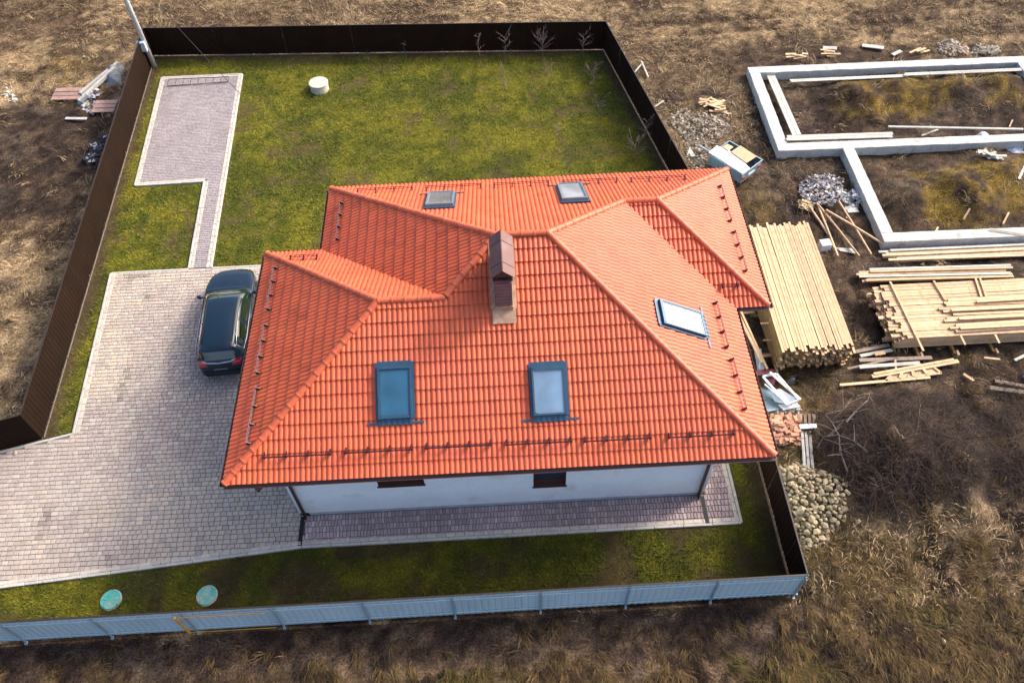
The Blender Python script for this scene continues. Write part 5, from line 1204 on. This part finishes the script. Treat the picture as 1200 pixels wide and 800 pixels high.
def twigs(poly, n, label, name, L=(.3, 1.0), wd=.006, cols=((.030, .020, .017), (.060, .040, .032), (.016, .011, .010)), zz=(.0, .3), seed=4):
    rg = np.random.default_rng(seed); xs_ = [p[0] for p in poly]; ys_ = [p[1] for p in poly]; x = rg.uniform(min(xs_), max(xs_), n*3); y = rg.uniform(min(ys_), max(ys_), n*3); k = pdist(x, y, poly)+1.0*(fbm(x, y, 1, 3, 8)-.5) > 0; x, y = x[k][:n], y[k][:n]; n = len(x)
    l_ = rg.uniform(*L, n); a = rg.uniform(0, 6.28, n); z = hgt(x, y)+rg.uniform(*zz, n); dz = rg.uniform(-.25, .6, n)*l_; bend = rg.uniform(-.25, .25, n)*l_; ca, sa = np.cos(a), np.sin(a)
    P0 = np.stack([x, y, z], 1); P1 = P0+np.stack([ca*l_*.5-sa*bend, sa*l_*.5+ca*bend, dz*.6], 1); P2 = P0+np.stack([ca*l_, sa*l_, dz], 1); sd = np.stack([-sa, ca, np.full(n, .3)], 1)*wd
    V = np.stack([P0-sd, P0+sd, P1-sd*.8, P1+sd*.8, P2-sd*.3, P2+sd*.3], 1).reshape(-1, 3); b = (np.arange(n)*6)[:, None]; I = np.concatenate([b+np.array([[0, 1, 3, 2]]), b+np.array([[2, 3, 5, 4]])])
    c = np.array(cols)[rg.integers(0, len(cols), n)]*rg.uniform(.7, 1.4, n)[:, None]; me = fastmesh(name, V, 4, I, 'blade', np.repeat(c, 6, 0)); o = link(bpy.data.objects.new(name, me)); return tag(o, label, 'brushwood', kind='stuff')
twigs(px([(960, 490), (1010, 474), (1110, 468), (1150, 490), (1165, 560), (1110, 600), (1020, 600), (970, 575)]), 3200, 'dark tangled brushwood over the soil mound at right', 'brushwood')
twigs(px([(1160, 440), (1230, 440), (1240, 600), (1170, 600)]), 1200, 'dark brush at the right edge beyond the ditch', 'brushwood', seed=6)
twigs(px([(860, 95), (930, 110), (1000, 200), (960, 260), (880, 250), (820, 180)]), 1500, 'sparse dead stalks on the trampled site', 'dead_stalks', (.1, .4), .008, ((.2, .15, .1), (.1, .08, .07)), (0, .05), 7)

# ------------------------------------------------------------------ grass as blades
def blades(name, label, x, y, z, L, wd, ang, lift, col, seed, m='blade'):
    rg = np.random.default_rng(seed); n = len(x); ca, sa = np.cos(ang), np.sin(ang); P0 = np.stack([x, y, z], 1); sd = np.stack([-sa, ca, rg.uniform(-.3, .3, n)], 1)*wd[:, None]
    P1 = P0+np.stack([ca*L*.45, sa*L*.45, lift*L*.8], 1); P2 = P0+np.stack([ca*L, sa*L, lift*L*rg.uniform(.3, 1.1, n)], 1)
    V = np.stack([P0-sd, P0+sd, P1-sd*.9, P1+sd*.9, P2], 1).reshape(-1, 3); b = (np.arange(n)*5)[:, None]
    I = np.concatenate([b+np.array([[0, 1, 3]]), b+np.array([[0, 3, 2]]), b+np.array([[2, 3, 4]])]); me = fastmesh(name, V, 3, I, m, np.repeat(col, 5, 0)); o = link(bpy.data.objects.new(name, me)); return tag(o, label, 'grass', kind='stuff')
rg = np.random.default_rng(3)
def angf(x, y): return 2.5*np.pi*fbm(x, y, .35, 3, 44)+rg.normal(0, .55, len(x))
# dry field
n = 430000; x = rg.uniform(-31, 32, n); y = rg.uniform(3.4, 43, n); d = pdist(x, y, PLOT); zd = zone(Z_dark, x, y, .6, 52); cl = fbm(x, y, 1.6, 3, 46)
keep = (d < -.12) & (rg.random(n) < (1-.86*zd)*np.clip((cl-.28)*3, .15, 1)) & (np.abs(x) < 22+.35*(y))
inF = (x > 12.2) & (y > 18.2) & (y < 30.2); keep &= ~(inF & (rg.random(n) < .35)); wl_ = (x > 12.3) & (((np.abs(y-29.83) < .26)) | (np.abs(y-24.14) < .26) | ((np.abs(y-18.46) < .26) & (x > 15))) | ((np.abs(x-12.56) < .26) & (y > 24) & (y < 30)) | ((np.abs(x-15.36) < .26) & (y > 18) & (y < 24.3)); keep &= ~wl_
keep &= ~((x > 9.3) & (x < 12.2) & (y > 12.6) & (y < 19)) & ~((x > 13.9) & (y > 13.1) & (y < 16.2))
x, y = x[keep], y[keep]; n = len(x); c = gcol(x, y)*(.45+1.9*rg.random(n)**1.6)[:, None]
tanm = (rg.random(n) < .22) & (zone(Z_dark, x, y, .6, 52) < .4); c[tanm] = TAN*rg.uniform(.9, 1.7, tanm.sum())[:, None]
blades('dry_grass', 'matted straw coloured dead grass over the open field', x, y, hgt(x, y)+rg.uniform(-.01, .03, n), rg.uniform(.08, .30, n), rg.uniform(.006, .015, n), angf(x, y), rg.uniform(.05, .6, n), c, 1)
# long grass in front: tufts of bent stems, each with its own lie and tone
def tufts(nt_, xlo, xhi, ylo, yhi, per, rad, L, dark, lite, keepf, seed, comb=None):
    rg2 = np.random.default_rng(seed); tx = rg2.uniform(xlo, xhi, nt_); ty = rg2.uniform(ylo, yhi, nt_); k = keepf(tx, ty, rg2); tx, ty = tx[k], ty[k]; m_ = len(tx)
    base_a = (4*np.pi*fbm(tx, ty, .35, 3, seed+1)+rg2.normal(0, .5, m_)) if comb is None else comb+2.2*(fbm(tx, ty, .5, 3, seed+1)-.5)+rg2.normal(0, .35, m_)
    tone = np.clip(fbm(tx, ty, .8, 4, seed+2)*.7+rg2.random(m_)*.42-.06, 0, 1); tone = sst(.30, .72, tone); tl = rg2.uniform(.6, 1.4, m_)
    i = np.repeat(np.arange(m_), per); n = len(i); x = tx[i]+rg2.normal(0, rad, n); y = ty[i]+rg2.normal(0, rad, n); a = base_a[i]+rg2.normal(0, .38, n); l_ = rg2.uniform(*L, n)*tl[i]
    c = (np.array(dark)*(1-tone[i][:, None])+np.array(lite)*tone[i][:, None])*(.45+1.2*rg2.random(n)[:, None]**1.3); return x, y, a, l_, c
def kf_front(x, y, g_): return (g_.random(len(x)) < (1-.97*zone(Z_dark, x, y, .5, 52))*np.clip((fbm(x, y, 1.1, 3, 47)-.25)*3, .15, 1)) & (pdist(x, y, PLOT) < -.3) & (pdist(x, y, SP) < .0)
A1 = tufts(7200, -19, 20, -.3, 4.3, 36, .07, (.16, .42), (.026, .017, .012), (.155, .102, .044), kf_front, 101, comb=-1.3)
A2 = tufts(6500, 8.2, 23, 1.5, 13.5, 30, .08, (.10, .30), (.022, .015, .011), (.135, .090, .034), kf_front, 131)
x, y, a, l_, c = [np.concatenate(q) for q in zip(A1, A2)]; k = pdist(x, y, PLOT) < -.15; x, y, a, l_, c = x[k], y[k], a[k], l_[k], c[k]; n = len(x)
ol = (fbm(x, y, .5, 3, 49) > .60) & (rg.random(n) < .35); c[ol] = np.array((.11, .095, .02))*rg.uniform(.6, 1.3, ol.sum())[:, None]
blades('long_grass', 'long flattened brown grass in front of the pale fence', x, y, hgt(x, y)+rg.uniform(-.02, .05, n), l_, rg.uniform(.003, .008, n), a, rg.uniform(.05, .55, n), c, 2)
def kf_field(x, y, g_): return (g_.random(len(x)) < (1-.9*zone(Z_dark, x, y, .6, 52))*np.clip((fbm(x, y, .8, 3, 57)-.3)*3, .1, 1)) & (pdist(x, y, PLOT) < -.3) & (np.abs(x) < 22+.35*y)
x, y, a, l_, c = tufts(16000, -31, 32, 4.3, 43, 11, .13, (.15, .42), (.08, .052, .032), (.38, .28, .155), kf_field, 151); k = pdist(x, y, PLOT) < -.15; x, y, a, l_, c = x[k], y[k], a[k], l_[k], c[k]; n = len(x)
blades('field_tufts', 'straw coloured tufts scattered through the open field', x, y, hgt(x, y), l_, rg.uniform(.006, .013, n), a, rg.uniform(.1, .6, n), c, 9)
# lawn
n = 330000; x = rg.uniform(-17.4, 8.3, n); y = rg.uniform(4.6, 34.2, n); lp = [FFR, KNK, FBR, FBL, FLC, (-19, 10.6), (-19, 4.65)]
keep = (pdist(x, y, lp) > .08) & (pdist(x, y, DRV) < -.12) & (pdist(x, y, PTH) < -.14) & (pdist(x, y, STR) < -.12) & ~inpoly(x, y, foot)
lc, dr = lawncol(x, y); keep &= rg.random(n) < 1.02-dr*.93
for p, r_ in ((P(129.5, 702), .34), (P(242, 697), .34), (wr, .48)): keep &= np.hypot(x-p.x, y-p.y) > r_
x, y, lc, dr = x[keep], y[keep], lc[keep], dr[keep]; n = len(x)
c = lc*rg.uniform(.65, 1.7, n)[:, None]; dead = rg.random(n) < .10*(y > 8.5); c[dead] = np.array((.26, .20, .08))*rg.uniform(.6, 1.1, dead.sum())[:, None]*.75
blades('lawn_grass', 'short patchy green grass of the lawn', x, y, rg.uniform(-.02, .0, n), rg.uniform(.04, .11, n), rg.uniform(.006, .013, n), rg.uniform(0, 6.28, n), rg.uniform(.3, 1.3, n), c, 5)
M['bluefix'] = mat('blue_scrap', (.05, .12, .5), None, 5, .4)
for o in bpy.data.objects:
    if o.name.startswith('plastic_scrap'): o.data = o.data.copy(); o.data.materials.clear(); o.data.materials.append(M['bluefix'])
    if o.name.startswith('rubbish_bag') or o.name.startswith('dark_bag'): o.data = o.data.copy(); o.data.materials.clear(); o.data.materials.append(M['darkblue' if 'dark' in o.name else 'tarp'])
    if o.name.startswith('white_stone'): pass
